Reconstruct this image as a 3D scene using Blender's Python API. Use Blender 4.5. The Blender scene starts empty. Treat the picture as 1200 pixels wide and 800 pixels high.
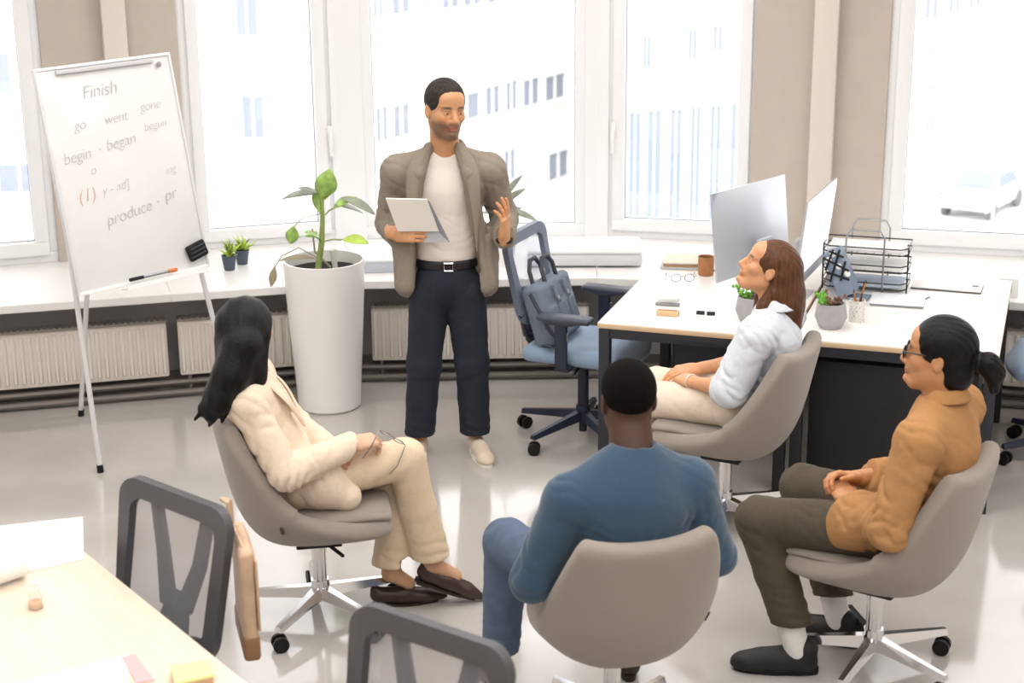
import bpy, bmesh, math, random
import numpy as np
from mathutils import Matrix, Vector

random.seed(7)
sc = bpy.context.scene
col = sc.collection
rad = math.radians

# ------------------------------------------------------------------ camera
CAM_H, PITCH, ROLL, FPX = 2.85, rad(17.0), rad(0.53), 1950.0
_f = Vector((0, math.cos(PITCH), -math.sin(PITCH)))
_r0 = Vector((1, 0, 0)); _u0 = _r0.cross(_f)
_r = _r0 * math.cos(ROLL) - _u0 * math.sin(ROLL)
_u = _u0 * math.cos(ROLL) + _r0 * math.sin(ROLL)
cam = bpy.data.cameras.new('camera'); cam_o = bpy.data.objects.new('camera', cam); col.objects.link(cam_o)
cam_o.matrix_world = Matrix(((_r.x, _u.x, -_f.x, 0), (_r.y, _u.y, -_f.y, 0), (_r.z, _u.z, -_f.z, CAM_H), (0, 0, 0, 1)))
cam.sensor_width = 36; cam.lens = FPX / 1200 * 36; cam.clip_end = 400
cam.dof.use_dof = True; cam.dof.focus_distance = 7.0; cam.dof.aperture_fstop = 3.2
sc.camera = cam_o

# ------------------------------------------------------------------ world, sun, added fill panels, exposure
SKY, SUN, FILL = 2.5, 2.6, 26.0
sc.view_settings.view_transform = 'Standard'; sc.view_settings.look = 'None'
sc.view_settings.gamma = 1.0; sc.view_settings.use_curve_mapping = False
sc.view_settings.exposure = 0.06
sc.cycles.use_denoising = True
sc.cycles.max_bounces = 8; sc.cycles.transparent_max_bounces = 16
sc.cycles.sample_clamp_indirect = 8
wd = bpy.data.worlds.new('sky'); sc.world = wd; wd.use_nodes = True
bg = wd.node_tree.nodes['Background']; bg.inputs[0].default_value = (0.98, 0.99, 1.0, 1); bg.inputs[1].default_value = SKY
sl = bpy.data.lights.new('sun', 'SUN'); sl.energy = SUN; sl.angle = rad(3)
so = bpy.data.objects.new('sun', sl); col.objects.link(so); so.rotation_euler = (rad(48), 0, rad(-18))

def W(px, py, Y):
    """point of the room seen in photo pixel (px, py) at distance Y along the floor axis"""
    d = _f + _r * ((px - 600) / FPX) - _u * ((py - 400) / FPX)
    t = Y / d.y
    return Vector((d.x * t, Y, CAM_H + d.z * t))
def U(px, py, z):
    d = _f + _r * ((px - 600) / FPX) - _u * ((py - 400) / FPX)
    t = (z - CAM_H) / d.z
    return Vector((d.x * t, d.y * t, z))

# ------------------------------------------------------------------ materials
def lin(h):
    h = h.lstrip('#'); c = [int(h[i:i + 2], 16) / 255 for i in (0, 2, 4)]
    return tuple((x / 12.92 if x <= .04045 else ((x + .055) / 1.055) ** 2.4) for x in c) + (1,)
MATS = {}
def M(name, hexc, rough=.6, metal=0, var=0, vscale=8, bump=0, bscale=60, spec=.5, sheen=0, coat=0, stretch=(1, 1, 1), attr=None, sss=0, crease=0):
    if name in MATS: return MATS[name]
    m = bpy.data.materials.new(name); m.use_nodes = True; nt = m.node_tree; N = nt.nodes; L = nt.links
    b = N['Principled BSDF']; c = lin(hexc)
    b.inputs['Base Color'].default_value = c; b.inputs['Roughness'].default_value = rough; b.inputs['Metallic'].default_value = metal
    b.inputs['Specular IOR Level'].default_value = spec
    if sheen: b.inputs['Sheen Weight'].default_value = sheen
    if coat: b.inputs['Coat Weight'].default_value = coat; b.inputs['Coat Roughness'].default_value = .06
    if sss: b.inputs['Subsurface Weight'].default_value = sss; b.inputs['Subsurface Radius'].default_value = (.012, .005, .003); b.inputs['Subsurface Scale'].default_value = 1.0
    vec = None
    if var or bump:
        tc = N.new('ShaderNodeTexCoord'); mp = N.new('ShaderNodeMapping'); mp.inputs['Scale'].default_value = stretch
        L.new(tc.outputs['Object'], mp.inputs[0]); vec = mp.outputs[0]
    src = None
    if attr:
        a = N.new('ShaderNodeAttribute'); a.attribute_name = attr; src = a.outputs['Color']
        L.new(src, b.inputs['Base Color'])
    if var:
        n = N.new('ShaderNodeTexNoise'); n.inputs['Scale'].default_value = vscale; n.inputs['Detail'].default_value = 4; L.new(vec, n.inputs['Vector'])
        r = N.new('ShaderNodeMapRange'); r.inputs['From Min'].default_value = .3; r.inputs['From Max'].default_value = .7
        r.inputs['To Min'].default_value = 1 - var; r.inputs['To Max'].default_value = 1 + var; L.new(n.outputs['Fac'], r.inputs[0])
        mx = N.new('ShaderNodeMix'); mx.data_type = 'RGBA'; mx.blend_type = 'MULTIPLY'; mx.inputs['Factor'].default_value = 1
        if src: L.new(src, mx.inputs['A'])
        else: mx.inputs['A'].default_value = c
        L.new(r.outputs[0], mx.inputs['B']); L.new(mx.outputs['Result'], b.inputs['Base Color'])
    if bump:
        n2 = N.new('ShaderNodeTexNoise'); n2.inputs['Scale'].default_value = bscale; n2.inputs['Detail'].default_value = 3; L.new(vec, n2.inputs['Vector'])
        bp = N.new('ShaderNodeBump'); bp.inputs['Strength'].default_value = bump; bp.inputs['Distance'].default_value = .01
        L.new(n2.outputs['Fac'], bp.inputs['Height']); L.new(bp.outputs[0], b.inputs['Normal'])
    if crease:
        tc = N.new('ShaderNodeTexCoord'); mp = N.new('ShaderNodeMapping'); mp.inputs['Scale'].default_value = (1, 1, .55); L.new(tc.outputs['Object'], mp.inputs[0])
        n3 = N.new('ShaderNodeTexNoise'); n3.noise_type = 'RIDGED_MULTIFRACTAL'; n3.inputs['Scale'].default_value = 7; n3.inputs['Detail'].default_value = 2.5; n3.inputs['Distortion'].default_value = .6; L.new(mp.outputs[0], n3.inputs['Vector'])
        b3 = N.new('ShaderNodeBump'); b3.inputs['Strength'].default_value = crease; b3.inputs['Distance'].default_value = .03; b3.invert = True; L.new(n3.outputs['Fac'], b3.inputs['Height'])
        if bump: L.new(b3.outputs[0], bp.inputs['Normal'])
        else: L.new(b3.outputs[0], b.inputs['Normal'])
    MATS[name] = m
    return m
def M_see(name, hexc, opacity, rough=.5, glossy=False, grid=0):
    """woven mesh or glass: a share of the light passes straight through"""
    if name in MATS: return MATS[name]
    m = bpy.data.materials.new(name); m.use_nodes = True; nt = m.node_tree; N = nt.nodes; L = nt.links
    N.remove(N['Principled BSDF']); out = N['Material Output']
    t = N.new('ShaderNodeBsdfTransparent')
    if glossy:
        g = N.new('ShaderNodeBsdfGlossy'); g.inputs['Roughness'].default_value = rough; g.inputs['Color'].default_value = lin(hexc)
    else:
        g = N.new('ShaderNodeBsdfDiffuse'); g.inputs['Color'].default_value = lin(hexc)
    mx = N.new('ShaderNodeMixShader'); mx.inputs[0].default_value = opacity
    L.new(t.outputs[0], mx.inputs[1]); L.new(g.outputs[0], mx.inputs[2]); L.new(mx.outputs[0], out.inputs[0])
    MATS[name] = m
    return m
def M_wood(name, c1, c2, rough=.4, scale=6, stretch=(1, 12, 1), rot=0):
    if name in MATS: return MATS[name]
    m = M(name, c1, rough); nt = m.node_tree; N = nt.nodes; L = nt.links; b = N['Principled BSDF']
    tc = N.new('ShaderNodeTexCoord'); mp = N.new('ShaderNodeMapping'); mp.inputs['Scale'].default_value = stretch; mp.inputs['Rotation'].default_value = (0, 0, rot)
    n = N.new('ShaderNodeTexNoise'); n.inputs['Scale'].default_value = scale; n.inputs['Detail'].default_value = 6
    r = N.new('ShaderNodeValToRGB'); r.color_ramp.elements[0].color = lin(c1); r.color_ramp.elements[1].color = lin(c2)
    r.color_ramp.elements[0].position = .35; r.color_ramp.elements[1].position = .65
    L.new(tc.outputs['Object'], mp.inputs[0]); L.new(mp.outputs[0], n.inputs['Vector']); L.new(n.outputs['Fac'], r.inputs[0]); L.new(r.outputs[0], b.inputs['Base Color'])
    return m

m_white = M('white_paint', '#f2f2f2', .45)
m_frame = M('window_frame_white', '#f1f2f4', .35)
m_sill = M('sill_white', '#f4f3f1', .3)
m_wall = M('wall_paint_greige', '#c2b7ad', .8, var=.03)
m_wall_hi = M('pilaster_paint', '#ddd3ca', .8)
m_under = M('under_sill_grey', '#a9a7a8', .8)
m_room = M('room_white', '#ece8e4', .9)
m_chrome = M('chrome', '#e2e2e4', .12, 1)
m_steel = M('steel_grey', '#9a9ca0', .3, 1)
m_black = M('black_plastic', '#131416', .5, spec=.3)
m_blackmetal = M('black_metal', '#1c1d20', .4, .3)
m_fab = M('greige_upholstery', '#948a81', .95, var=.05, vscale=220, bump=.25, bscale=500, sheen=.3)
m_navychair = M('navy_plastic', '#20283a', .42)
m_blueseat = M('blue_grey_seat', '#8ba0ba', .95, var=.05, vscale=150, bump=.2, bscale=400, sheen=.3)
m_greyframe = M('slate_frame', '#707a8c', .5)
m_darkframe = M('charcoal_frame', '#48484c', .5)
m_mesh_blue = M_see('mesh_blue', '#9fb0cc', .42)
m_mesh_grey = M_see('mesh_grey', '#a0a0a6', .45)
m_glass = M_see('glass', '#ffffff', .05, .02, True)

# ------------------------------------------------------------------ mesh helpers
class B:
    def __init__(s): s.bm = bmesh.new()
    def box(s, c, size, rz=0, bevel=0, rot=None, seg=2):
        m = Matrix.Translation(Vector(c)) @ (rot.to_4x4() if rot is not None else Matrix.Rotation(rz, 4, 'Z')) @ Matrix.Diagonal((size[0], size[1], size[2], 1))
        r = bmesh.ops.create_cube(s.bm, size=1, matrix=m)
        if bevel:
            ed = list({e for v in r['verts'] for e in v.link_edges})
            bmesh.ops.bevel(s.bm, geom=ed, offset=bevel, segments=seg, profile=.5, affect='EDGES', clamp_overlap=True)
        return s
    def cyl(s, a, b, r1, r2=None, seg=16, cap=True):
        a = Vector(a); b = Vector(b); r2 = r1 if r2 is None else r2
        q = (b - a).to_track_quat('Z', 'Y').to_matrix().to_4x4()
        bmesh.ops.create_cone(s.bm, cap_ends=cap, segments=seg, radius1=r1, radius2=r2, depth=(b - a).length, matrix=Matrix.Translation((a + b) / 2) @ q)
        return s
    def sph(s, c, r, seg=16, scale=(1, 1, 1), rot=None):
        m = Matrix.Translation(Vector(c)) @ (rot.to_4x4() if rot is not None else Matrix.Identity(4)) @ Matrix.Diagonal((*scale, 1))
        bmesh.ops.create_uvsphere(s.bm, u_segments=seg, v_segments=max(6, seg // 2), radius=r, matrix=m); return s
    def tube(s, pts, r, seg=8, closed=False):
        pts = [Vector(p) for p in pts]; n = len(pts); rs = r if isinstance(r, (list, tuple)) else [r] * n
        rings = []; up = None
        for i, p in enumerate(pts):
            a = pts[(i - 1) % n] if (closed or i > 0) else p; b = pts[(i + 1) % n] if (closed or i < n - 1) else p
            t = (b - a).normalized()
            if up is None:
                up = Vector((0, 0, 1)) if abs(t.z) < .9 else Vector((1, 0, 0))
            x = t.cross(up).normalized(); up = x.cross(t).normalized()
            rings.append([s.bm.verts.new(p + (x * math.cos(2 * math.pi * k / seg) + up * math.sin(2 * math.pi * k / seg)) * rs[i]) for k in range(seg)])
        for i in range(n if closed else n - 1):
            A, C = rings[i], rings[(i + 1) % n]
            for k in range(seg):
                s.bm.faces.new((A[k], A[(k + 1) % seg], C[(k + 1) % seg], C[k]))
        if not closed:
            s.bm.faces.new(rings[0][::-1]); s.bm.faces.new(rings[-1])
        return s
    def lathe(s, prof, c=(0, 0, 0), seg=32):
        c = Vector(c); rings = []
        for r, z in prof:
            if r < 1e-5: rings.append([s.bm.verts.new(c + Vector((0, 0, z)))])
            else: rings.append([s.bm.verts.new(c + Vector((r * math.cos(2 * math.pi * k / seg), r * math.sin(2 * math.pi * k / seg), z))) for k in range(seg)])
        for A, C in zip(rings, rings[1:]):
            for k in range(seg):
                q = [A[k % len(A)], A[(k + 1) % len(A)], C[(k + 1) % len(C)], C[k % len(C)]]
                u = []
                for v in q:
                    if v not in u: u.append(v)
                if len(u) > 2: s.bm.faces.new(u)
        return s
    def prism(s, poly, z0, z1):
        lo = [s.bm.verts.new((x, y, z0)) for x, y in poly]; hi = [s.bm.verts.new((x, y, z1)) for x, y in poly]; n = len(poly)
        s.bm.faces.new(lo[::-1]); s.bm.faces.new(hi)
        for i in range(n): s.bm.faces.new((lo[i], lo[(i + 1) % n], hi[(i + 1) % n], hi[i]))
        return s
    def grid(s, P):
        V = [[s.bm.verts.new(p) for p in row] for row in P]
        for i in range(len(V) - 1):
            for j in range(len(V[0]) - 1): s.bm.faces.new((V[i][j], V[i + 1][j], V[i + 1][j + 1], V[i][j + 1]))
        return s
    def hexa(s, p):  # 8 corner points: bottom 4 then top 4
        v = [s.bm.verts.new(q) for q in p]
        for f in ((3, 2, 1, 0), (4, 5, 6, 7), (0, 1, 5, 4), (1, 2, 6, 5), (2, 3, 7, 6), (3, 0, 4, 7)): s.bm.faces.new([v[i] for i in f])
        return s
    def obj(s, name, mat, parent=None, smooth=True, angle=40):
        me = bpy.data.meshes.new(name); bmesh.ops.recalc_face_normals(s.bm, faces=s.bm.faces[:]); s.bm.to_mesh(me); s.bm.free()
        if smooth:
            for p in me.polygons: p.use_smooth = True
            try: me.set_sharp_from_angle(angle=rad(angle))
            except Exception: pass
        me.materials.append(mat)
        o = bpy.data.objects.new(name, me); col.objects.link(o)
        if parent: o.parent = parent
        return o
def tag(o, label=None, cat=None, group=None, kind=None):
    if label: o['label'] = label
    if cat: o['category'] = cat
    if group: o['group'] = group
    if kind: o['kind'] = kind
    return o
def thing(name, label, cat, loc=(0, 0, 0), rz=0, group=None):
    o = bpy.data.objects.new(name, None); col.objects.link(o); o.location = loc; o.rotation_euler = (0, 0, rz); o.empty_display_size = .1
    return tag(o, label, cat, group)
def struct(o): o['kind'] = 'structure'; return o
def copy_tree(o, parent=None):
    c = o.copy(); col.objects.link(c); c.parent = parent
    for ch in list(o.children): copy_tree(ch, c)
    return c
def np_mesh(name, V, F, mat, parent=None, colr=None):
    V = np.asarray(V, np.float32); F = np.asarray(F, np.int32)
    me = bpy.data.meshes.new(name); me.vertices.add(len(V)); me.vertices.foreach_set('co', V.ravel())
    me.loops.add(F.size); me.loops.foreach_set('vertex_index', F.ravel())
    me.polygons.add(len(F)); me.polygons.foreach_set('loop_start', np.arange(0, F.size, 4, dtype=np.int32))
    me.polygons.foreach_set('use_smooth', np.ones(len(F), bool)); me.update(calc_edges=True); me.validate()
    if colr is not None:
        a = me.color_attributes.new('Col', 'FLOAT_COLOR', 'POINT'); a.data.foreach_set('color', np.asarray(colr, np.float32).ravel())
    me.materials.append(mat)
    o = bpy.data.objects.new(name, me); col.objects.link(o)
    if parent: o.parent = parent
    return o

# ------------------------------------------------------------------ implicit surfaces for bodies, hair and clothes
class SDF:
    def __init__(s, lo, hi, h):
        s.h = h; s.lo = np.array(lo, float); n = np.ceil((np.array(hi, float) - s.lo) / h).astype(int) + 1; s.n = n
        s.ax = [s.lo[i] + h * np.arange(n[i]) for i in range(3)]; s.f = np.full(n, 1.0, np.float32)
    def sub(s, lo, hi):
        a = np.clip(np.floor((np.array(lo) - s.lo) / s.h).astype(int), 0, s.n - 1); b = np.clip(np.ceil((np.array(hi) - s.lo) / s.h).astype(int) + 1, 1, s.n)
        if np.any(b <= a): return None
        sl_ = tuple(slice(a[i], b[i]) for i in range(3))
        return sl_, s.ax[0][sl_[0]][:, None, None], s.ax[1][sl_[1]][None, :, None], s.ax[2][sl_[2]][None, None, :]
    def put(s, sl_, d, k, neg=False):
        d = d.astype(np.float32); f = s.f[sl_]
        if neg:
            if k > 0:
                h = np.clip(.5 - .5 * (f + d) / k, 0, 1); s.f[sl_] = f * (1 - h) - d * h + k * h * (1 - h)
            else: s.f[sl_] = np.maximum(f, -d)
        elif k > 0:
            h = np.clip(.5 + .5 * (d - f) / k, 0, 1); s.f[sl_] = d * (1 - h) + f * h - k * h * (1 - h)
        else: s.f[sl_] = np.minimum(f, d)
        return s
    def cone(s, a, b, ra, rb=None, k=.02, flat=None, neg=False):
        a = np.array(a, float); b = np.array(b, float); rb = ra if rb is None else rb; R = max(ra, rb) * (max(1, flat[1]) if flat else 1) + k + 3 * s.h
        g = s.sub(np.minimum(a, b) - R, np.maximum(a, b) + R)
        if g is None: return s
        sl_, X, Y, Z = g; x, y, z = X - a[0], Y - a[1], Z - a[2]; ab = b - a; mul = 1.0
        if flat:
            n = np.array(flat[0], float); n /= np.linalg.norm(n); q = 1 / flat[1] - 1; dn = (x * n[0] + y * n[1] + z * n[2]) * q
            x, y, z = x + n[0] * dn, y + n[1] * dn, z + n[2] * dn; ab = ab + n * (ab @ n) * q; mul = min(1, flat[1]) ** .5
        t = np.clip((x * ab[0] + y * ab[1] + z * ab[2]) / max(ab @ ab, 1e-9), 0, 1)
        d = np.sqrt((x - ab[0] * t) ** 2 + (y - ab[1] * t) ** 2 + (z - ab[2] * t) ** 2) - (ra + (rb - ra) * t)
        return s.put(sl_, d * mul, k, neg)
    def chain(s, P, R, k=.02, flat=None):
        for i in range(len(P) - 1): s.cone(P[i], P[i + 1], R[i], R[i + 1], k, flat)
        return s
    def ell(s, c, r, rot=None, k=.02, neg=False):
        c = np.array(c, float); r = np.array(r, float); R = r.max() + k + 3 * s.h; g = s.sub(c - R, c + R)
        if g is None: return s
        sl_, X, Y, Z = g; x, y, z = X - c[0], Y - c[1], Z - c[2]
        if rot is not None:
            m = np.array(rot); x, y, z = (m[0][i] * x + m[1][i] * y + m[2][i] * z for i in range(3))
        k0 = np.sqrt((x / r[0]) ** 2 + (y / r[1]) ** 2 + (z / r[2]) ** 2); k1 = np.sqrt((x / r[0] ** 2) ** 2 + (y / r[1] ** 2) ** 2 + (z / r[2] ** 2) ** 2) + 1e-6
        return s.put(sl_, k0 * (k0 - 1) / k1, k, neg)
    def box(s, c, hs, rot=None, rr=.01, k=.01, neg=False):
        c = np.array(c, float); hs = np.array(hs, float); R = np.linalg.norm(hs) + k + 3 * s.h; g = s.sub(c - R, c + R)
        if g is None: return s
        sl_, X, Y, Z = g; x, y, z = X - c[0], Y - c[1], Z - c[2]
        if rot is not None:
            m = np.array(rot); x, y, z = (m[0][i] * x + m[1][i] * y + m[2][i] * z for i in range(3))
        qx, qy, qz = np.abs(x) - hs[0] + rr, np.abs(y) - hs[1] + rr, np.abs(z) - hs[2] + rr
        d = np.sqrt(np.maximum(qx, 0) ** 2 + np.maximum(qy, 0) ** 2 + np.maximum(qz, 0) ** 2) + np.minimum(np.maximum(np.maximum(qx, qy), qz), 0) - rr
        return s.put(sl_, d, k, neg)
    def fold(s, c, r, dr, freq, amp, ph=0, wob=3.0, soft=False):
        c = np.array(c, float); dr = np.array(dr, float); dr /= np.linalg.norm(dr); g = s.sub(c - 2 * r, c + 2 * r)
        if g is None: return s
        sl_, X, Y, Z = g; x, y, z = X - c[0], Y - c[1], Z - c[2]
        w = np.exp(-(x * x + y * y + z * z) / (r * r)); t = x * dr[0] + y * dr[1] + z * dr[2]
        if soft: q = np.sin(freq * t + ph + wob * np.sin(9 * x + 13 * y + 11 * z + ph))
        else:
            q = 2.1 * freq * t + ph + wob * np.sin(17 * x + 23 * y + 19 * z + ph) + 1.5 * np.sin(41 * x - 31 * y + 37 * z); q = (1.0 - 2 * np.abs(np.sin(.5 * q)) ** .7) * (.55 + .45 * np.sin(21 * x + 27 * z - 25 * y + 2 * ph))
        s.f[sl_] += (amp * w * q).astype(np.float32); return s
    def mesh(s):
        f = s.f; sg = f < 0; nx, ny, nz = f.shape
        cnt = np.zeros((nx - 1, ny - 1, nz - 1), np.int8)
        for i in (0, 1):
            for j in (0, 1):
                for k in (0, 1): cnt += sg[i:nx - 1 + i, j:ny - 1 + j, k:nz - 1 + k]
        idx = np.argwhere((cnt > 0) & (cnt < 8)); I = np.full(cnt.shape, -1, np.int32); I[tuple(idx.T)] = np.arange(len(idx))
        acc = np.zeros((len(idx), 3)); num = np.zeros(len(idx)); cor = [(i, j, k) for i in (0, 1) for j in (0, 1) for k in (0, 1)]
        val = {c: f[idx[:, 0] + c[0], idx[:, 1] + c[1], idx[:, 2] + c[2]].astype(float) for c in cor}
        for a in cor:
            for ax in range(3):
                if a[ax] == 0:
                    b = list(a); b[ax] = 1; b = tuple(b); va, vb = val[a], val[b]; m = (va < 0) != (vb < 0)
                    t = np.where(m, va / np.where(m, va - vb, 1), 0); p = np.array(a, float)[None].repeat(len(idx), 0); p[:, ax] += t
                    acc += p * m[:, None]; num += m
        V = s.lo + s.h * (idx + acc / num[:, None]); F = []
        for ax in range(3):
            o = [i for i in range(3) if i != ax]
            A = np.take(sg, range(0, f.shape[ax] - 1), ax); C = np.take(sg, range(1, f.shape[ax]), ax)
            e = np.argwhere(A != C); e = e[(e[:, o[0]] > 0) & (e[:, o[1]] > 0) & (e[:, o[0]] < f.shape[o[0]] - 1) & (e[:, o[1]] < f.shape[o[1]] - 1)]
            ins = A[tuple(e.T)]; q = []
            for d0, d1 in ((-1, -1), (0, -1), (0, 0), (-1, 0)):
                g = e.copy(); g[:, o[0]] += d0; g[:, o[1]] += d1; q.append(I[tuple(g.T)])
            q = np.stack(q, 1); flip = ins if ax != 1 else ~ins
            q[~flip] = q[~flip][:, ::-1]; F.append(q)
        return V, np.concatenate(F)
def xf(V, Mx):
    m = np.array(Mx); return V @ m[:3, :3].T + m[:3, 3]
def frame(origin, fwd, up):
    y = Vector(fwd).normalized(); z = Vector(up); z = (z - y * z.dot(y)).normalized(); x = y.cross(z)
    return Matrix(((x.x, y.x, z.x, origin[0]), (x.y, y.y, z.y, origin[1]), (x.z, y.z, z.z, origin[2]), (0, 0, 0, 1)))

def rebase(root, loc=None):
    """parts were modelled in room coordinates: put the root at the thing's base and shift the parts to match"""
    ms = [o for o in root.children_recursive if o.type == 'MESH']; P = []
    for o in ms:
        a = np.empty(len(o.data.vertices) * 3, np.float32); o.data.vertices.foreach_get('co', a); P.append(a.reshape(-1, 3))
    P = np.concatenate(P)
    b = Vector(loc) if loc is not None else Vector(((P[:, 0].min() + P[:, 0].max()) / 2, (P[:, 1].min() + P[:, 1].max()) / 2, P[:, 2].min()))
    root.location = b
    for o in ms: o.data.transform(Matrix.Translation(-b))

# ================================================================== THE ROOM
GLZ = [Vector(p) for p in ((-4.5, 8.30), (-2.0, 9.10), (-.98, 9.40), (.5, 9.42), (1.35, 9.22), (4.6, 8.345))]
SIL = [Vector(p) for p in ((-4.3, 7.62), (-1.75, 8.25), (-.80, 8.47), (.45, 8.50), (1.10, 8.38), (4.4, 7.37))]
SILL_Z, HEAD_Z, CEIL_Z = .60, 3.05, 3.75
def on_wall(i, px, py=0):
    """where the sight line of photo column px meets wall segment i (plan position along it, in metres)"""
    d = _f + _r * ((px - 600) / FPX) - _u * ((py - 400) / FPX); d2 = Vector((d.x, d.y)); a = GLZ[i]; e = (GLZ[i + 1] - a).normalized()
    det = e.x * -d2.y + d2.x * e.y
    return (-a.x * -d2.y + d2.x * -a.y) / det
def seg(i): a = GLZ[i]; e = (GLZ[i + 1] - a); return a, e.normalized(), e.length, math.atan2(e.y, e.x)
def wbox(b, i, s0, s1, z0, z1, d0, d1, bevel=0):
    """box on wall segment i from s0 to s1 along it, z0..z1, d0..d1 measured into the room"""
    a, e, ln, an = seg(i); n = Vector((e.y, -e.x)); c = a + e * ((s0 + s1) / 2) + n * ((d0 + d1) / 2)
    return b.box((c.x, c.y, (z0 + z1) / 2), (s1 - s0, abs(d1 - d0), z1 - z0), an, bevel)

# floor
def M_floor():
    m = M('polished_concrete', '#bcb5ae', .16, spec=.6, coat=.35); nt = m.node_tree; N = nt.nodes; L = nt.links; b = N['Principled BSDF']
    tc = N.new('ShaderNodeTexCoord'); n = N.new('ShaderNodeTexNoise'); n.inputs['Scale'].default_value = 1.1; n.inputs['Detail'].default_value = 7
    L.new(tc.outputs['Object'], n.inputs['Vector']); r = N.new('ShaderNodeValToRGB'); r.color_ramp.elements[0].position = .3; r.color_ramp.elements[1].position = .7
    r.color_ramp.elements[0].color = lin('#aea8a3'); r.color_ramp.elements[1].color = lin('#c0bcb8'); L.new(n.outputs['Fac'], r.inputs[0]); L.new(r.outputs[0], b.inputs['Base Color'])
    n2 = N.new('ShaderNodeTexNoise'); n2.inputs['Scale'].default_value = 5; n2.inputs['Detail'].default_value = 3; L.new(tc.outputs['Object'], n2.inputs['Vector'])
    mr = N.new('ShaderNodeMapRange'); mr.inputs['To Min'].default_value = .07; mr.inputs['To Max'].default_value = .15; L.new(n2.outputs['Fac'], mr.inputs[0]); L.new(mr.outputs[0], b.inputs['Roughness'])
    return m
struct(B().box((0, 3.6, -.06), (9.4, 13.2, .12)).obj('floor', M_floor()))
struct(B().box((0, 3.6, CEIL_Z + .06), (9.4, 13.2, .12)).obj('ceiling', m_room))
struct(B().box((-4.6, 2.9, CEIL_Z / 2), (.12, 11.4, CEIL_Z)).obj('wall_left', m_room))
struct(B().box((4.65, 2.9, CEIL_Z / 2), (.12, 11.4, CEIL_Z)).obj('wall_right', m_room))
struct(B().box((0, -2.9, CEIL_Z / 2), (9.4, .12, CEIL_Z)).obj('wall_rear', m_room))

# window wall: under-sill wall, beige piers, lintel
b = B()
for i in range(5):
    a, c = SIL[i].lerp(GLZ[i], .36), SIL[i + 1].lerp(GLZ[i + 1], .36); e = (c - a).normalized(); n = Vector((-e.y, e.x)) * .08
    b.hexa([(a.x, a.y, 0), (c.x, c.y, 0), (c.x + n.x, c.y + n.y, 0), (a.x + n.x, a.y + n.y, 0), (a.x, a.y, SILL_Z - .05), (c.x, c.y, SILL_Z - .05), (c.x + n.x, c.y + n.y, SILL_Z - .05), (a.x + n.x, a.y + n.y, SILL_Z - .05)])
struct(b.obj('wall_under_windows', m_under, smooth=False))
b = B()
for i in range(5): wbox(b, i, -.05, seg(i)[2] + .05, HEAD_Z, CEIL_Z, -.25, 0)
struct(b.obj('wall_over_windows', m_wall, smooth=False))
sA = on_wall(0, 42); sB0 = on_wall(1, 205); sB1 = on_wall(1, 372); sC0 = on_wall(2, 431); sC1 = on_wall(2, 676); sD0 = on_wall(3, 731); sD1 = on_wall(3, 893); sE0 = on_wall(4, 1046)
L0, L1, L2, L3 = seg(0)[2], seg(1)[2], seg(2)[2], seg(3)[2]
b = B(); wbox(b, 0, sA, L0, SILL_Z - .1, HEAD_Z, -.25, 0); wbox(b, 1, 0, sB0, SILL_Z - .1, HEAD_Z, -.25, 0); struct(b.obj('wall_pier_left', m_wall, smooth=False))
b = B(); wbox(b, 3, sD1, L3, SILL_Z - .1, HEAD_Z, -.25, 0); wbox(b, 4, 0, sE0, SILL_Z - .1, HEAD_Z, -.25, 0); struct(b.obj('wall_pier_right', m_wall, smooth=False))
pl0, pl1 = on_wall(0, 116), on_wall(0, 144)
struct(wbox(B(), 0, pl0, pl1, SILL_Z - .1, CEIL_Z, 0, .09, .006).obj('trim_1', m_wall_hi))
pr0, pr1 = on_wall(4, 957), on_wall(4, 985)
struct(wbox(B(), 4, pr0, pr1, SILL_Z - .1, CEIL_Z, -.02, .09, .006).obj('trim_2', m_wall_hi))
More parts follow.
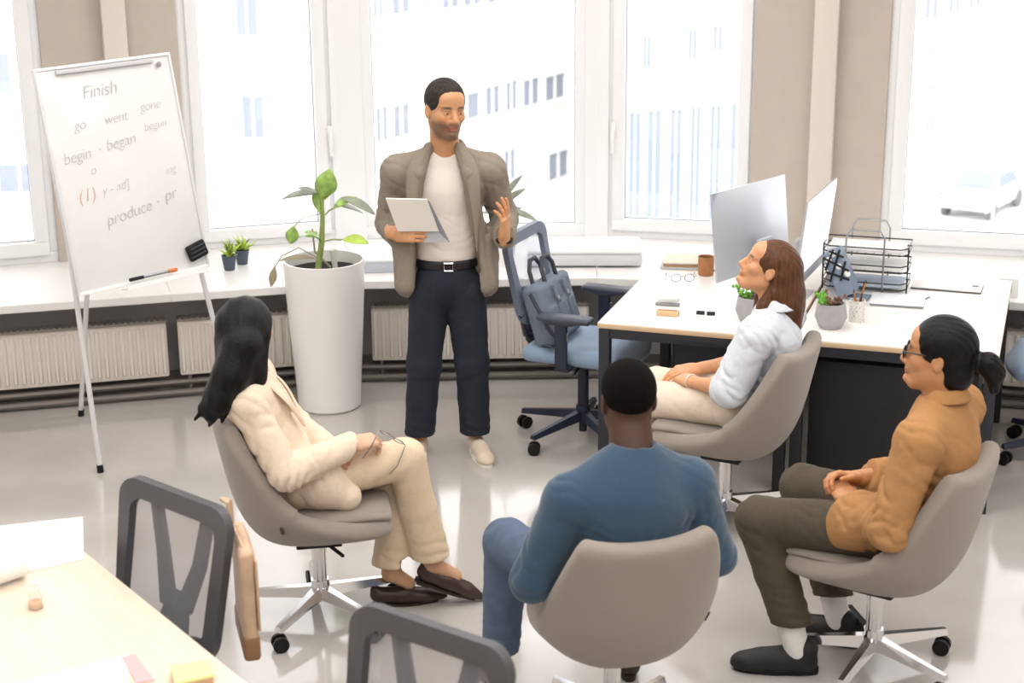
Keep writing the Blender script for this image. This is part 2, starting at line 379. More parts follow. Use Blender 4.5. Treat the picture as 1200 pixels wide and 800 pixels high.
# wide posts between the sashes
def post(name, i, s0, i2, s1):
    b = B()
    if i == i2: wbox(b, i, s0, s1, SILL_Z, HEAD_Z, -.14, .0)
    else:
        wbox(b, i, s0, seg(i)[2] + .02, SILL_Z, HEAD_Z, -.14, 0); wbox(b, i2, -.02, s1, SILL_Z, HEAD_Z, -.14, 0)
    struct(b.obj(name, m_frame, smooth=False))
post('trim_3', 1, sB1 + .05, 2, sC0 - .05); post('trim_4', 2, sC1 + .05, 3, sD0 - .08)
m_gasket = M('window_gasket', '#5d6068', .6)
def window(k, i, s0, s1, sash=True, pane_z=.70, handle=None, fw=.06):
    root = struct(bpy.data.objects.new('window_%d' % k, None)); col.objects.link(root)
    b = B(); z0, z1 = SILL_Z, HEAD_Z
    def ring(b, a0, a1, c0, c1, w, d0, d1):
        wbox(b, i, a0, a1, c0, c0 + w, d0, d1, .004); wbox(b, i, a0, a1, c1 - w, c1, d0, d1, .004)
        wbox(b, i, a0, a0 + w, c0 + w, c1 - w, d0, d1, .004); wbox(b, i, a1 - w, a1, c0 + w, c1 - w, d0, d1, .004)
    ring(b, s0, s1, z0, z1, fw, -.12, -.02)
    b.obj('outer_frame', m_frame, root)
    if sash:
        b = B(); ring(b, s0 + fw - .015, s1 - fw + .015, z0 + fw - .015, z1 - fw + .015, pane_z - z0 - fw + .015, -.10, .005); b.obj('sash', m_frame, root)
        w = pane_z - z0
    else: w = fw
    b = B(); ring(b, s0 + w - .005, s1 - w + .005, z0 + w - .005, z1 - w + .005, .008, -.06, -.045); b.obj('gasket', m_gasket, root)
    wbox(B(), i, s0 + w - .002, s1 - w + .002, z0 + w - .002, z1 - w + .002, -.058, -.052).obj('pane', m_glass, root, smooth=False)
    if handle is not None:
        b = B(); wbox(b, i, handle - .014, handle + .014, 1.18, 1.27, .005, .018, .004); wbox(b, i, handle - .010, handle + .010, 1.10, 1.24, .03, .05, .006); wbox(b, i, handle - .009, handle + .009, 1.215, 1.235, .01, .045)
        b.obj('window_handle', m_white, root)
    a, e, ln, an = seg(i); c = a + e * ((s0 + s1) / 2) + Vector((-e.y, e.x)) * .2
    lt = bpy.data.lights.new('window_portal', 'AREA'); lt.shape = 'RECTANGLE'; lt.size = s1 - s0 - .1; lt.size_y = z1 - z0 - .1; lt.cycles.is_portal = True
    lo = bpy.data.objects.new('window_portal', lt); col.objects.link(lo); lo.location = (c.x, c.y, (z0 + z1) / 2); lo.rotation_euler = (rad(-90), 0, an)
window(1, 0, .3, sA, True, .72)
window(2, 1, sB0, sB1 + .07, True, .71, sB1 + .035)
window(3, 2, sC0 - .07, sC1 + .07, False, .67, None, .075)
window(4, 3, sD0 - .10, sD1, True, .71, sD0 - .05)
window(5, 4, sE0, seg(4)[2] - .4, True, .72)
# sills, one board per wall facet
for i in range(5):
    a, c, p, q = SIL[i], SIL[i + 1], GLZ[i + 1], GLZ[i]
    e = (p - q).normalized(); n = Vector((-e.y, e.x)) * .06
    o = B().hexa([(v.x, v.y, SILL_Z - .045) for v in (a, c, p + n, q + n)] + [(v.x, v.y, SILL_Z) for v in (a, c, p + n, q + n)]).obj('trim_%d' % (5 + i), m_sill, smooth=False)
    struct(o); md = o.modifiers.new('bevel', 'BEVEL'); md.width = .006; md.segments = 2
# skirting, shadow under the radiators put into its dark grey
b = B()
for i in range(5):
    a, c = SIL[i].lerp(GLZ[i], .34), SIL[i + 1].lerp(GLZ[i + 1], .34); e = (c - a).normalized(); n = Vector((-e.y, e.x)) * .03
    b.hexa([(a.x, a.y, 0), (c.x, c.y, 0), (c.x + n.x, c.y + n.y, 0), (a.x + n.x, a.y + n.y, 0), (a.x, a.y, .09), (c.x, c.y, .09), (c.x + n.x, c.y + n.y, .09), (a.x + n.x, a.y + n.y, .09)])
struct(b.obj('baseboard_window_side', M('skirting_shadow_grey', '#6d6865', .7), smooth=False))

# radiators with ribs, top grille and pipes
m_rad = M('radiator_enamel', '#e6dfd6', .4)
m_pipe = M('pipe_grey', '#77726e', .45, .3)
def radiator(i, t0, t1, label, group=None):
    a, c = SIL[i].lerp(GLZ[i], .12), SIL[i + 1].lerp(GLZ[i + 1], .12); e = c - a; ln = e.length; an = math.atan2(e.y, e.x); p0 = a.lerp(c, t0)
    L_ = ln * (t1 - t0); r = thing('radiator', label, 'radiator', (p0.x, p0.y, 0), an)
    B().box((L_ / 2, .045, .265), (L_, .05, .30), 0, .012).obj('panel', m_rad, r)
    b = B(); n = int(L_ / .042)
    for k in range(n): b.box(((k + .5) * L_ / n, .017, .265), (.022, .012, .255), 0, .005, seg=1)
    tag(b.obj('ribs', m_rad, r), kind='stuff')
    b = B(); b.box((L_ / 2, .045, .422), (L_, .075, .012)); 
    for k in range(int(L_ / .03)): b.box(((k + .5) * .03, .045, .430), (.010, .066, .008))
    b.obj('top_grille', M('grille_grey', '#8d8781', .5), r)
    for q in (.08, L_ - .08): B().box((q, .09, .25), (.03, .06, .2)).obj('wall_bracket', m_rad, r)
    b = B(); b.cyl((.05, .045, .02), (.05, .045, .13), .011, seg=10); b.obj('valve_pipe', m_pipe, r)
    return r
radiator(0, .30, .99, 'long cream ribbed radiator behind the whiteboard easel')
radiator(1, .03, .90, 'cream ribbed radiator behind the tall white planter')
radiator(2, .05, .97, 'cream ribbed radiator behind the standing man and blue office chair')
radiator(4, .06, .50, 'cream ribbed radiator behind the two desks')
for j, (z, dd) in enumerate(((.075, .17), (.03, .13))):
    pts = [SIL[i].lerp(GLZ[i], dd) for i in range(6)]
    tag(B().tube([(p.x, p.y, z) for p in pts], .017).obj('heating_pipe', m_pipe), ['upper grey heating pipe running below the radiators', 'lower grey heating pipe running just above the floor'][j], 'pipe', 'heating pipes under the sill')

# ================================================================== OUTSIDE
m_fac = M('facade_white', '#f3f1ee', .9); m_fac2 = M('facade_cool', '#e2e6ec', .9); m_win = M('facade_window', '#959ba8', .5, spec=.2); m_winb = M('facade_window_blue', '#8f98ac', .5, spec=.2); m_str = M('street', '#dcdcde', .9)
struct(B().box((0, 70, -10.1), (260, 120, .2)).obj('street_ground', m_str))
def plane_at(px, py, o, n):
    d = _f + _r * ((px - 600) / FPX) - _u * ((py - 400) / FPX); c = Vector((0, 0, CAM_H)); return c + d * ((o - c).dot(n) / d.dot(n))
def building(name, label, pa, pb, ztop, mat, wins, mwin, depth=8, bands=()):
    """facade from plan point pa to pb; windows given by the photo rectangles they show in"""
    a = Vector((pa[0], pa[1], 0)); c = Vector((pb[0], pb[1], 0)); e = (c - a).normalized(); n = Vector((e.y, -e.x, 0)); an = math.atan2(e.y, e.x)
    r = thing(name, label, 'building', (a.x, a.y, -10), an); inv = Matrix.Translation((a.x, a.y, -10)) @ Matrix.Rotation(an, 4, 'Z'); inv.invert()
    L_ = (c - a).length
    B().box((L_ / 2, depth / 2, (ztop + 10) / 2), (L_, depth, ztop + 10)).obj('wall', mat, r, smooth=False)
    for (x0, y0, x1, y1) in wins:
        p, q = inv @ plane_at(x0, y1, a, n), inv @ plane_at(x1, y0, a, n)
        b = B(); w, h = q.x - p.x, q.z - p.z; cx, cz = (p.x + q.x) / 2, (p.z + q.z) / 2; t = min(.09, w * .08)
        for s_ in ((cx, cz + h / 2, w + t, t), (cx, cz - h / 2, w + t, t), (cx - w / 2, cz, t, h), (cx + w / 2, cz, t, h), (cx, cz, t * .7, h)): b.box((s_[0], -.03, s_[1]), (s_[2], .12, s_[3]))
        f = b.obj('window', m_white, r, smooth=False)
        B().box((cx, -.01, cz), (w, .06, h)).obj('pane', mwin, f, smooth=False)
    for (x0, y0, x1, y1) in bands:
        p, q = inv @ plane_at(x0, y1, a, n), inv @ plane_at(x1, y0, a, n)
        B().box(((p.x + q.x) / 2, -.15, (p.z + q.z) / 2), (q.x - p.x, .4, max(.2, q.z - p.z))).obj('ledge', mat, r, smooth=False)
    return r
building('apartment_building', 'plain white rendered block with small separate windows seen behind the planter', (-30, 62), (-6.2, 62), 14, m_fac,
         [(277, -3, 302, 43), (350, -8, 373, 36), (285, 111, 309, 163), (354, 101, 377, 152), (296, 228, 318, 266), (2, 190, 48, 250), (-20, 60, 12, 110)], m_win)
# ribboned block receding to the right
ra, rb = W(430, 150, 42), W(690, 90, 52.5)
rib_w = []
for (x0, x1) in ((438, 452), (458, 478), (500, 522), (528, 560), (566, 584), (590, 604), (610, 630), (636, 660)):
    yy = 92 - (x0 - 436) * .05
    rib_w.append((x0, 84 + (640 - x0) * .2 - 2, x1, 84 + (640 - x0) * .2 + 44 - (x0 - 436) * .04))
for (x0, x1) in ((434, 446), (456, 478), (498, 508), (514, 536), (540, 562), (568, 592), (596, 610), (618, 650)):
    rib_w.append((x0, -60 + (640 - x0) * .16, x1, -2 + (640 - x0) * .115))
for (x0, x1) in ((588, 602), (640, 664)): rib_w.append((x0, 172, x1, 214))
building('office_block', 'long white block with rows of ribbon windows seen behind the standing man', (ra.x, ra.y), (rb.x, rb.y), 14, m_fac, rib_w, m_win, 3)
building('corner_building', 'white corner block over a blue glass ground floor seen between window posts', (2.6, 48), (8.6, 46.5), 14, m_fac,
         [(753, 42, 764, 80), (806, 34, 818, 70), (866, 48, 874, 76), (835, 30, 848, 60)], m_win, 6)
building('glass_pavilion', 'pale blue glazed pavilion with tall panes in front of the corner block', (2.4, 40), (7.6, 40), -4.2, m_fac2,
         [(735, 130, 752, 260), (756, 128, 776, 262), (782, 126, 800, 262), (806, 124, 822, 262), (828, 122, 846, 262), (852, 120, 872, 262)], m_winb, 3)
ea, eb = W(1030, 120, 62), W(1330, 60, 88)
ew = []
for r_, (yb, h_) in enumerate(((86, 30), (128, 30), (165, 26))):
    for k in range(6):
        x0 = 1082 + 25 * k - .6 * k * k; s_ = 1 - .05 * k
        y0 = yb - 32 - k * (8.5 - r_ * 1.2); ew.append((x0, y0, x0 + 13 * s_, y0 + h_ * s_))
ew += [(1080, -12, 1100, 25), (1108, -14, 1126, 18), (1132, -16, 1150, 12)]
building('town_house', 'long white town house with rows of small windows along the street', (ea.x, ea.y), (eb.x, eb.y), 15, m_fac, ew, m_win, 4)
# car and street lantern below the right window
def car(loc, rz, label, mat):
    r = thing('car', label, 'car', loc, rz)
    b = B(); b.grid([[Vector((x, y, z)) for (y, z) in ((-.85, .35), (-.88, .7), (-.80, .95), (.80, .95), (.88, .7), (.85, .35))] for x in (-2.1, -1.9, -.9, .8, 1.8, 2.1)])
    b.box((0, 0, .62), (4.15, 1.70, .5), 0, .15); b.obj('body', mat, r)
    b = B(); b.hexa([(-1.6, -.78, .9), (.9, -.78, .9), (.9, .78, .9), (-1.6, .78, .9), (-1.1, -.62, 1.42), (.3, -.62, 1.42), (.3, .62, 1.42), (-1.1, .62, 1.42)]); b.obj('cabin', mat, r, smooth=False)
    b = B(); b.hexa([(.34, -.58, 1.40), (.90, -.70, .98), (.90, .70, .98), (.34, .58, 1.40), (.36, -.58, 1.43), (.95, -.70, 1.0), (.95, .70, 1.0), (.36, .58, 1.43)]); b.obj('windscreen', m_winb, r, smooth=False)
    for sy in (-1, 1): B().hexa([(-1.35, sy * .775, .95), (.72, sy * .775, .95), (.72, sy * .79, .95), (-1.35, sy * .79, .95), (-1.05, sy * .655, 1.36), (.26, sy * .655, 1.36), (.26, sy * .67, 1.36), (-1.05, sy * .67, 1.36)]).obj('side_window', m_winb, r, smooth=False)
    for sx in (-1.3, 1.3):
        for sy in (-.8, .8): B().cyl((sx, sy - .1, .32), (sx, sy + .1, .32), .32, seg=18).obj('wheel', M('tyre_grey', '#77777c', .8), r)
cp = U(1150, 246, -10); car((cp.x, cp.y, -10), rad(235), 'white parked car in the street below the right window', m_fac)
cp = U(1262, 222, -10); car((cp.x, cp.y, -10), rad(235), 'dark blue parked car beyond the white car in the street', M('car_blue', '#5d6c8c', .3))
lp = W(1169, 180, 30); lr = thing('street_lantern', 'grey boxy street lantern on a pole outside the right window', 'street lamp', (lp.x, lp.y, -10))
B().cyl((0, 0, 0), (0, 0, lp.z + 10 - .1), .03, seg=8).obj('pole', M('lantern_grey', '#b5b1ab', .6), lr)
B().box((0, 0, lp.z + 10), (.26, .26, .30), 0, .03).obj('lantern', MATS['lantern_grey'], lr)
B().lathe([(.16, lp.z + 10.15), (.05, lp.z + 10.24), (0, lp.z + 10.26)], seg=12).obj('cap', MATS['lantern_grey'], lr)

# unseen glowing ceiling panels, added to fill the room with light
m_fill = bpy.data.materials.new('fill_panel_glow'); m_fill.use_nodes = True
_e = m_fill.node_tree.nodes['Principled BSDF']; _e.inputs['Emission Color'].default_value = (1, .97, .93, 1); _e.inputs['Emission Strength'].default_value = 2.0
for k, (x, y) in enumerate(((-2.4, .8), (0, .8), (2.4, .8), (-2.4, 3.2), (0, 3.2), (2.4, 3.2), (-2.4, 5.6), (0, 5.6), (2.4, 5.6), (0, 7.6))):
    r = thing('ceiling_fill_panel', 'flat square white fill panel added out of view at the ceiling', 'light', (x, y, CEIL_Z), 0, 'added ceiling fill panels')
    B().box((0, 0, -.015), (1.24, 1.24, .03), 0, .004).obj('housing', m_white, r); B().box((0, 0, -.032), (1.16, 1.16, .008)).obj('fill_face', m_fill, r)
    lt = bpy.data.lights.new('panel_fill', 'AREA'); lt.shape = 'SQUARE'; lt.size = 1.15; lt.energy = FILL; lt.color = (1, .965, .92)
    lo = bpy.data.objects.new('panel_fill', lt); col.objects.link(lo); lo.parent = r; lo.location = (0, 0, -.05)

# ================================================================== CHAIRS
def star_base(root, n, R, hub_z, mat_leg, caster_mat, hood_mat, ph=0, wheel=.03, thick=.03):
    for k in range(n):
        a = ph + 2 * math.pi * k / n; d = Vector((math.cos(a), math.sin(a), 0)); s_ = Vector((-d.y, d.x, 0))
        z0, z1 = hub_z, wheel * 2 + .028; b = B(); rows = []
        for t, w, hh in ((.02, .030, .045), (.35, .024, .036), (.8, .019, .026), (1.0, .017, .022)):
            p = d * (R * t); zz = z0 + (z1 - z0) * t
            rows.append([p + s_ * w + Vector((0, 0, zz - hh / 2)), p + s_ * w * .55 + Vector((0, 0, zz + hh / 2)), p - s_ * w * .55 + Vector((0, 0, zz + hh / 2)), p - s_ * w + Vector((0, 0, zz - hh / 2)), p + s_ * w + Vector((0, 0, zz - hh / 2))])
        b.grid(rows); b.bm.faces.new([b.bm.verts.new(q) for q in rows[-1][:4]])
        leg = b.obj('leg', mat_leg, root, angle=30)
        c = d * (R - .012); ca = a + 1.1 * k + .6; e = Vector((math.cos(ca), math.sin(ca), 0)); b = B()
        for sg in (-1, 1): b.cyl(c + e * (sg * .010) + Vector((0, 0, wheel)), c + e * (sg * .026) + Vector((0, 0, wheel)), wheel, seg=18)
        b.cyl(c - e * .011 + Vector((0, 0, wheel)), c + e * .011 + Vector((0, 0, wheel)), wheel * .5, seg=10)
        cst = b.obj('caster', caster_mat, leg)
    B().cyl((0, 0, hub_z - .035), (0, 0, hub_z + .045), .040, .034, 24).obj('hub', mat_leg, root)

def tub_chair():
    r = thing('tub_chair', 'x', 'chair')
    prof = [(.268, .428), (.22, .402), (.12, .382), (0, .368), (-.12, .368), (-.205, .402), (-.258, .49), (-.287, .60), (-.306, .70), (-.322, .79), (-.335, .865)]
    hw = [.210, .236, .254, .270, .284, .290, .288, .278, .262, .241, .212]; wing = [.02, .035, .065, .115, .170, .195, .170, .125, .085, .05, .03]
    P = []; n = len(prof)
    for i in range(n):
        a, c = prof[max(0, i - 1)], prof[min(n - 1, i + 1)]; t = Vector((c[0] - a[0], c[1] - a[1])).normalized(); nn = Vector((t.y, -t.x)); row = []
        for j in range(13):
            v = -1 + j / 6; w = wing[i] * abs(v) ** 2.6
            drop = -.022 * (1 - abs(v) ** 2) if i == n - 1 else 0
            row.append(Vector((prof[i][0] + nn.x * w, v * hw[i] * (1 - .04 * abs(v) ** 4), prof[i][1] + nn.y * w + drop)))
        P.append(row)
    o = B().grid(P).obj('shell', m_fab, r, angle=180)
    md = o.modifiers.new('thick', 'SOLIDIFY'); md.thickness = .072; md.offset = 0; md = o.modifiers.new('sub', 'SUBSURF'); md.levels = 2; md.render_levels = 2
    b = B(); rows = []
    for x, w, z in ((.272, .17, .474), (.262, .212, .492), (.20, .222, .50), (.05, .222, .492), (-.10, .215, .492), (-.16, .19, .488), (-.175, .15, .472)):
        rows.append([Vector((x, w * v, z - (.03 if abs(v) > .99 else 0) - .006 * v * v)) for v in (-1, -.97, -.6, 0, .6, .97, 1)])
    o = b.grid(rows).obj('seat_pad', m_fab, r, angle=180)
    md = o.modifiers.new('thick', 'SOLIDIFY'); md.thickness = .075; md.offset = -1; md = o.modifiers.new('sub', 'SUBSURF'); md.levels = 2; md.render_levels = 2
    # swivel plate, column, lever, stitched tag
    B().box((0, 0, .325), (.17, .15, .022), 0, .005).obj('seat_plate', m_black, r)
    B().cyl((0, 0, .13), (0, 0, .32), .028, seg=24).obj('column', m_chrome, r)
    B().tube([(.02, -.02, .318), (.06, -.10, .312), (.08, -.16, .316)], .007).obj('lever', m_black, r)
    tp = P[5][1]; tn0 = (P[6][1] - P[4][1]).cross(P[5][2] - P[5][0]).normalized(); tn0 = tn0 if tn0.y < 0 else -tn0
    B().box(tp + tn0 * .036, (.012, .008, .032), 0, .002, rot=tn0.to_track_quat('Y', 'Z').to_matrix()).obj('fabric_tag', M('tag_brown', '#4c4038', .8), r)
    star_base(r, 5, .31, .115, m_chrome, m_black, m_chrome, rad(20))
    return r
tub0 = tub_chair()
SEATS = {'cream': ((-.735, 5.76), 10, 'grey tub swivel chair carrying the woman in the cream suit'),
         'blue': ((.315, 4.84), 105, 'grey tub swivel chair carrying the man in the blue sweater'),
         'shirt': ((.90, 6.60), 152, 'grey tub swivel chair carrying the woman in the white shirt'),
         'tan': ((1.265, 5.31), 146, 'grey tub swivel chair carrying the person in the tan shirt')}
base_ph = {'cream': 12, 'blue': 0, 'shirt': 30, 'tan': 28}
for k, (key, ((x, y), yaw, lab)) in enumerate(SEATS.items()):
    o = tub0 if k == 0 else copy_tree(tub0)
    o.location = (x, y, 0); o.rotation_euler = (0, 0, rad(yaw)); tag(o, lab, 'chair', 'grey tub chairs in the circle')

def rrect(w0, w1, z0, z1, rr, n=6):
    """rounded outline in (y, z): half-width w0 at z0 and w1 at z1"""
    pts = []
    for (sx, sz, a0) in ((1, -1, -90), (1, 1, 0), (-1, 1, 90), (-1, -1, 180)):
        w = w0 if sz < 0 else w1; z = z0 if sz < 0 else z1
        for k in range(n + 1):
            a = rad(a0 + 90 * k / n); pts.append((sx * (w - rr) + rr * math.cos(a), (z - sz * rr) + rr * math.sin(a)))
    return pts
def mesh_chair(label, seat_mat, frame_mat, low_mat, mesh_mat, ystrut=False, arms=True, group=None, wide=.235, ztop=1.03, zbot=.60, leg_mat=None):
    r = thing('office_chair', label, 'chair', group=group); leg_mat = leg_mat or low_mat
    bx = lambda z, y=0: -.235 - .09 * (z - zbot) / (ztop - zbot) - .02 * math.sin(math.pi * (z - zbot) / (ztop - zbot)) + .35 * y * y
    # cushion
    S_ = SDF((-.3, -.3, .38), (.34, .3, .56), .009); S_.box((.02, 0, .475), (.25, .245, .04), None, .038, 0); S_.ell((.24, 0, .452), (.075, .22, .042), None, .04)
    S_.ell((.0, 0, .56), (.2, .17, .05), None, .03, True)
    V, F = S_.mesh(); np_mesh('seat_cushion', V, F, seat_mat, r)
    # back frame: flat rim swept round the outline
    out = rrect(wide * .93, wide, zbot, ztop, .07); inn = rrect(wide * .93 - .045, wide - (.05 if not ystrut else .055), zbot + .05, ztop - (.052 if not ystrut else .06), .04)
    b = B(); n = len(out); q = []
    for (y, z), (y2, z2) in zip(out, inn):
        q.append([b.bm.verts.new((bx(z, y) + dx, yy, zz)) for (yy, zz, dx) in ((y, z, .012), (y2, z2, .016), (y2, z2, -.012), (y, z, -.018))])
    for i in range(n):
        for j in range(4): b.bm.faces.new((q[i][j], q[i][(j + 1) % 4], q[(i + 1) % n][(j + 1) % 4], q[(i + 1) % n][j]))
    bf = b.obj('back_frame', frame_mat, r, angle=60)
    b = B(); b.grid([[Vector((bx(zbot + .05 + (ztop - zbot - .1) * i / 8, y_), y_, zbot + .04 + (ztop - zbot - .085) * i / 8)) for y_ in [(wide - .03) * (j / 5 - 1) for j in range(11)]] for i in range(9)])
    b.obj('back_mesh', mesh_mat, r, angle=180)
    if ystrut:
        def strut(p, w):
            b = B(); rows = []
            for (y, z), ww in zip(p, w): rows.append([Vector((bx(z, y) - .006, y - ww, z)), Vector((bx(z, y) - .02, y - ww, z)), Vector((bx(z, y) - .02, y + ww, z)), Vector((bx(z, y) - .006, y + ww, z)), Vector((bx(z, y) - .006, y - ww, z))])
            b.grid(rows); return b
        for sg in (-1, 1): strut([(sg * .125, ztop - .04), (sg * .085, zbot + .25), (sg * .035, zbot + .10)], (.024, .028, .036)).obj('strut', frame_mat, r, angle=180)
        strut([(0, zbot + .15), (0, zbot + .08), (0, zbot + .01)], (.035, .06, .075)).obj('lumbar_plate', frame_mat, r, angle=180)
        for z in (zbot + .01,): pass
    # upright carrying the back
    B().tube([(-.10, 0, .42), (-.23, 0, .42), (-.275, 0, .48), (-.272, 0, zbot + .03)], [.03, .03, .028, .024], 10).obj('back_upright', low_mat, r)
    for sg in (-1, 1): B().tube([(-.262, 0, .50), (-.26, sg * .10, .53), (-.235, sg * (wide * .9), zbot + .06)], .014).obj('back_bracket', low_mat, r)
    if arms:
        for sg in (-1, 1):
            b = B(); b.box((.0, sg * .285, .56), (.062, .03, .235), 0, .01); b.box((-.0, sg * .20, .435), (.07, .17, .025), 0, .008)
            ap = b.obj('arm_post', low_mat, r)
            S_ = SDF((-.2, sg * .285 - .08, .63), (.2, sg * .285 + .08, .74), .008); S_.box((.02, sg * .285, .688), (.135, .042, .016), None, .016, 0); S_.ell((.0, sg * .285, .672), (.08, .03, .02), None, .03)
            V, F = S_.mesh(); np_mesh('arm_pad', V, F, M('arm_pad_grey', '#3c4350', .4), ap)
            B().box((.033, sg * .285, .60), (.006, .016, .04), 0, .002).obj('height_button', m_steel, ap)
    b = B(); b.box((-.02, 0, .41), (.26, .19, .05), 0, .012); b.box((.0, 0, .435), (.36, .34, .02), 0, .006); b.obj('mechanism', low_mat, r)
    B().tube([(.02, -.08, .405), (.04, -.22, .40), (.05, -.26, .41)], .007).obj('lever', low_mat, r)
    B().cyl((0, 0, .10), (0, 0, .40), .027, seg=20).obj('column', low_mat, r)
    B().cyl((0, 0, .04), (0, 0, .13), .02, seg=16).obj('column_foot', low_mat, r)
    star_base(r, 5, .34, .13, leg_mat, m_black, low_mat, rad(30))
    return r
ch = mesh_chair('blue grey mesh office chair with armrests, a bag on its seat, beside the desk end', m_blueseat, m_greyframe, m_navychair, m_mesh_blue, group='blue office chairs')
ch.location = (.345, 7.69, 0); ch.rotation_euler = (0, 0, rad(-24))
c2 = copy_tree(ch); tag(c2, 'blue grey mesh office chair behind the person in the tan shirt', 'chair', 'blue office chairs')
c2.location = (2.62, 7.36, 0); c2.rotation_euler = (0, 0, rad(163))
TX = Vector((.600, -.800)); TA = rad(-53.1)   # running direction of the near table edge (towards the camera)
d1 = mesh_chair('charcoal mesh chair with forked back, a leather bag hanging on its corner', M('charcoal_seat', '#2c2c30', .9), m_darkframe, m_black, m_mesh_grey, True, False, 'charcoal mesh chairs at the near table', .255, .97, .50)
p_ = (U(152, 553, .965) + U(277, 600, .965)) / 2; e_ = (U(277, 600, .965) - U(152, 553, .965)); ya = math.atan2(e_.y, e_.x)
fw_ = Vector((-math.sin(ya), math.cos(ya))) ; fw_ = -fw_
d1.location = (p_.x + fw_.x * .33, p_.y + fw_.y * .33, 0); d1.rotation_euler = (0, 0, math.atan2(fw_.y, fw_.x))
d2 = copy_tree(d1); tag(d2, 'charcoal mesh chair with forked back beside the blue-sweater man, nothing hanging on it', 'chair', 'charcoal mesh chairs at the near table')
p2 = (U(418, 699, .965) + U(612, 764, .965)) / 2; e_ = (U(612, 764, .965) - U(418, 699, .965)); ya2 = math.atan2(e_.y, e_.x); f2 = -Vector((-math.sin(ya2), math.cos(ya2)))
d2.location = (p2.x + f2.x * .33, p2.y + f2.y * .33, 0); d2.rotation_euler = (0, 0, math.atan2(f2.y, f2.x))

# ================================================================== DESKS
DO = Vector((.387, 7.235, 0)); DA = rad(-18.5); DL, DW = 1.28, .872; DZ = .725
dx_ = Vector((math.cos(DA), math.sin(DA), 0)); dy_ = Vector((-math.sin(DA), math.cos(DA), 0))
m_top = M('desk_top', '#f3efeb', .32, var=.02, vscale=5); m_edge = M('desk_edge', '#d3b796', .5)
m_leg = M('desk_steel', '#2d2f36', .45, .2)
def desk(k, label):
    o = DO + dx_ * (k * (DW + .012)); r = thing('desk', label, 'desk', o, DA, 'the two white desks pushed together')
    B().box((DW / 2, DL / 2, DZ - .0025), (DW - .004, DL - .004, .005)).obj('desk_top', m_top, r)
    B().box((DW / 2, DL / 2, DZ - .016), (DW, DL, .022), 0, .002).obj('edge_band', m_edge, r)
    for x in (.03, DW - .03):
        for y in (.03, DL - .03):
            B().box((x, y, (DZ - .03) / 2), (.05, .05, DZ - .03), 0, .003).obj('leg', m_leg, r)
    for y in (.03, DL - .03): B().box((DW / 2, y, DZ - .052), (DW - .11, .045, .045), 0, .003).obj('rail', m_leg, r)
    for x in (.03, DW - .03): B().box((x, DL / 2, DZ - .052), (.045, DL - .11, .045), 0, .003).obj('rail', m_leg, r)
    return r
dk0 = desk(0, 'white desk with black steel legs beside the blue grey office chair with the bag')
dk1 = desk(1, 'white desk with black steel legs over the black drawer cabinet')
B().box((DW - .075, DL / 2 + .1, .46), (.018, DL - .5, .36)).obj('modesty_panel', M('modesty_dark', '#272a31', .5), dk0)
def dpos(x, y, z=DZ): return DO + dx_ * x + dy_ * y + Vector((0, 0, z))
cb = thing('drawer_cabinet', 'wide black drawer cabinet standing under the desk', 'cabinet', dpos(DW + .085, .08, 0), DA)
B().box((.36, .25, .315), (.72, .50, .59), 0, .004).obj('body', M('cabinet_black', '#1b1b1e', .5), cb)
B().box((.36, .25, .02), (.66, .44, .04)).obj('plinth', m_black, cb)
for k in range(3):
    dr = B().box((.36, .505, .13 + k * .19), (.70, .014, .175), 0, .004).obj('drawer', MATS['cabinet_black'], cb); B().box((.36, .52, .19 + k * .19), (.16, .016, .012), 0, .003).obj('handle', m_steel, dr)
pc = thing('computer_case', 'dark blue grey computer case under the desk beside the blue chair', 'computer', dpos(.38, .88, 0), DA)
B().box((0, 0, .24), (.40, .19, .44), 0, .01).obj('case', M('pc_slate', '#3b4252', .4), pc); B().box((-.205, 0, .24), (.012, .18, .42), 0, .004).obj('front_panel', M('pc_front', '#2b303b', .3), pc); B().box((-.213, 0, .40), (.006, .12, .01)).obj('drive_slot', m_steel, pc)

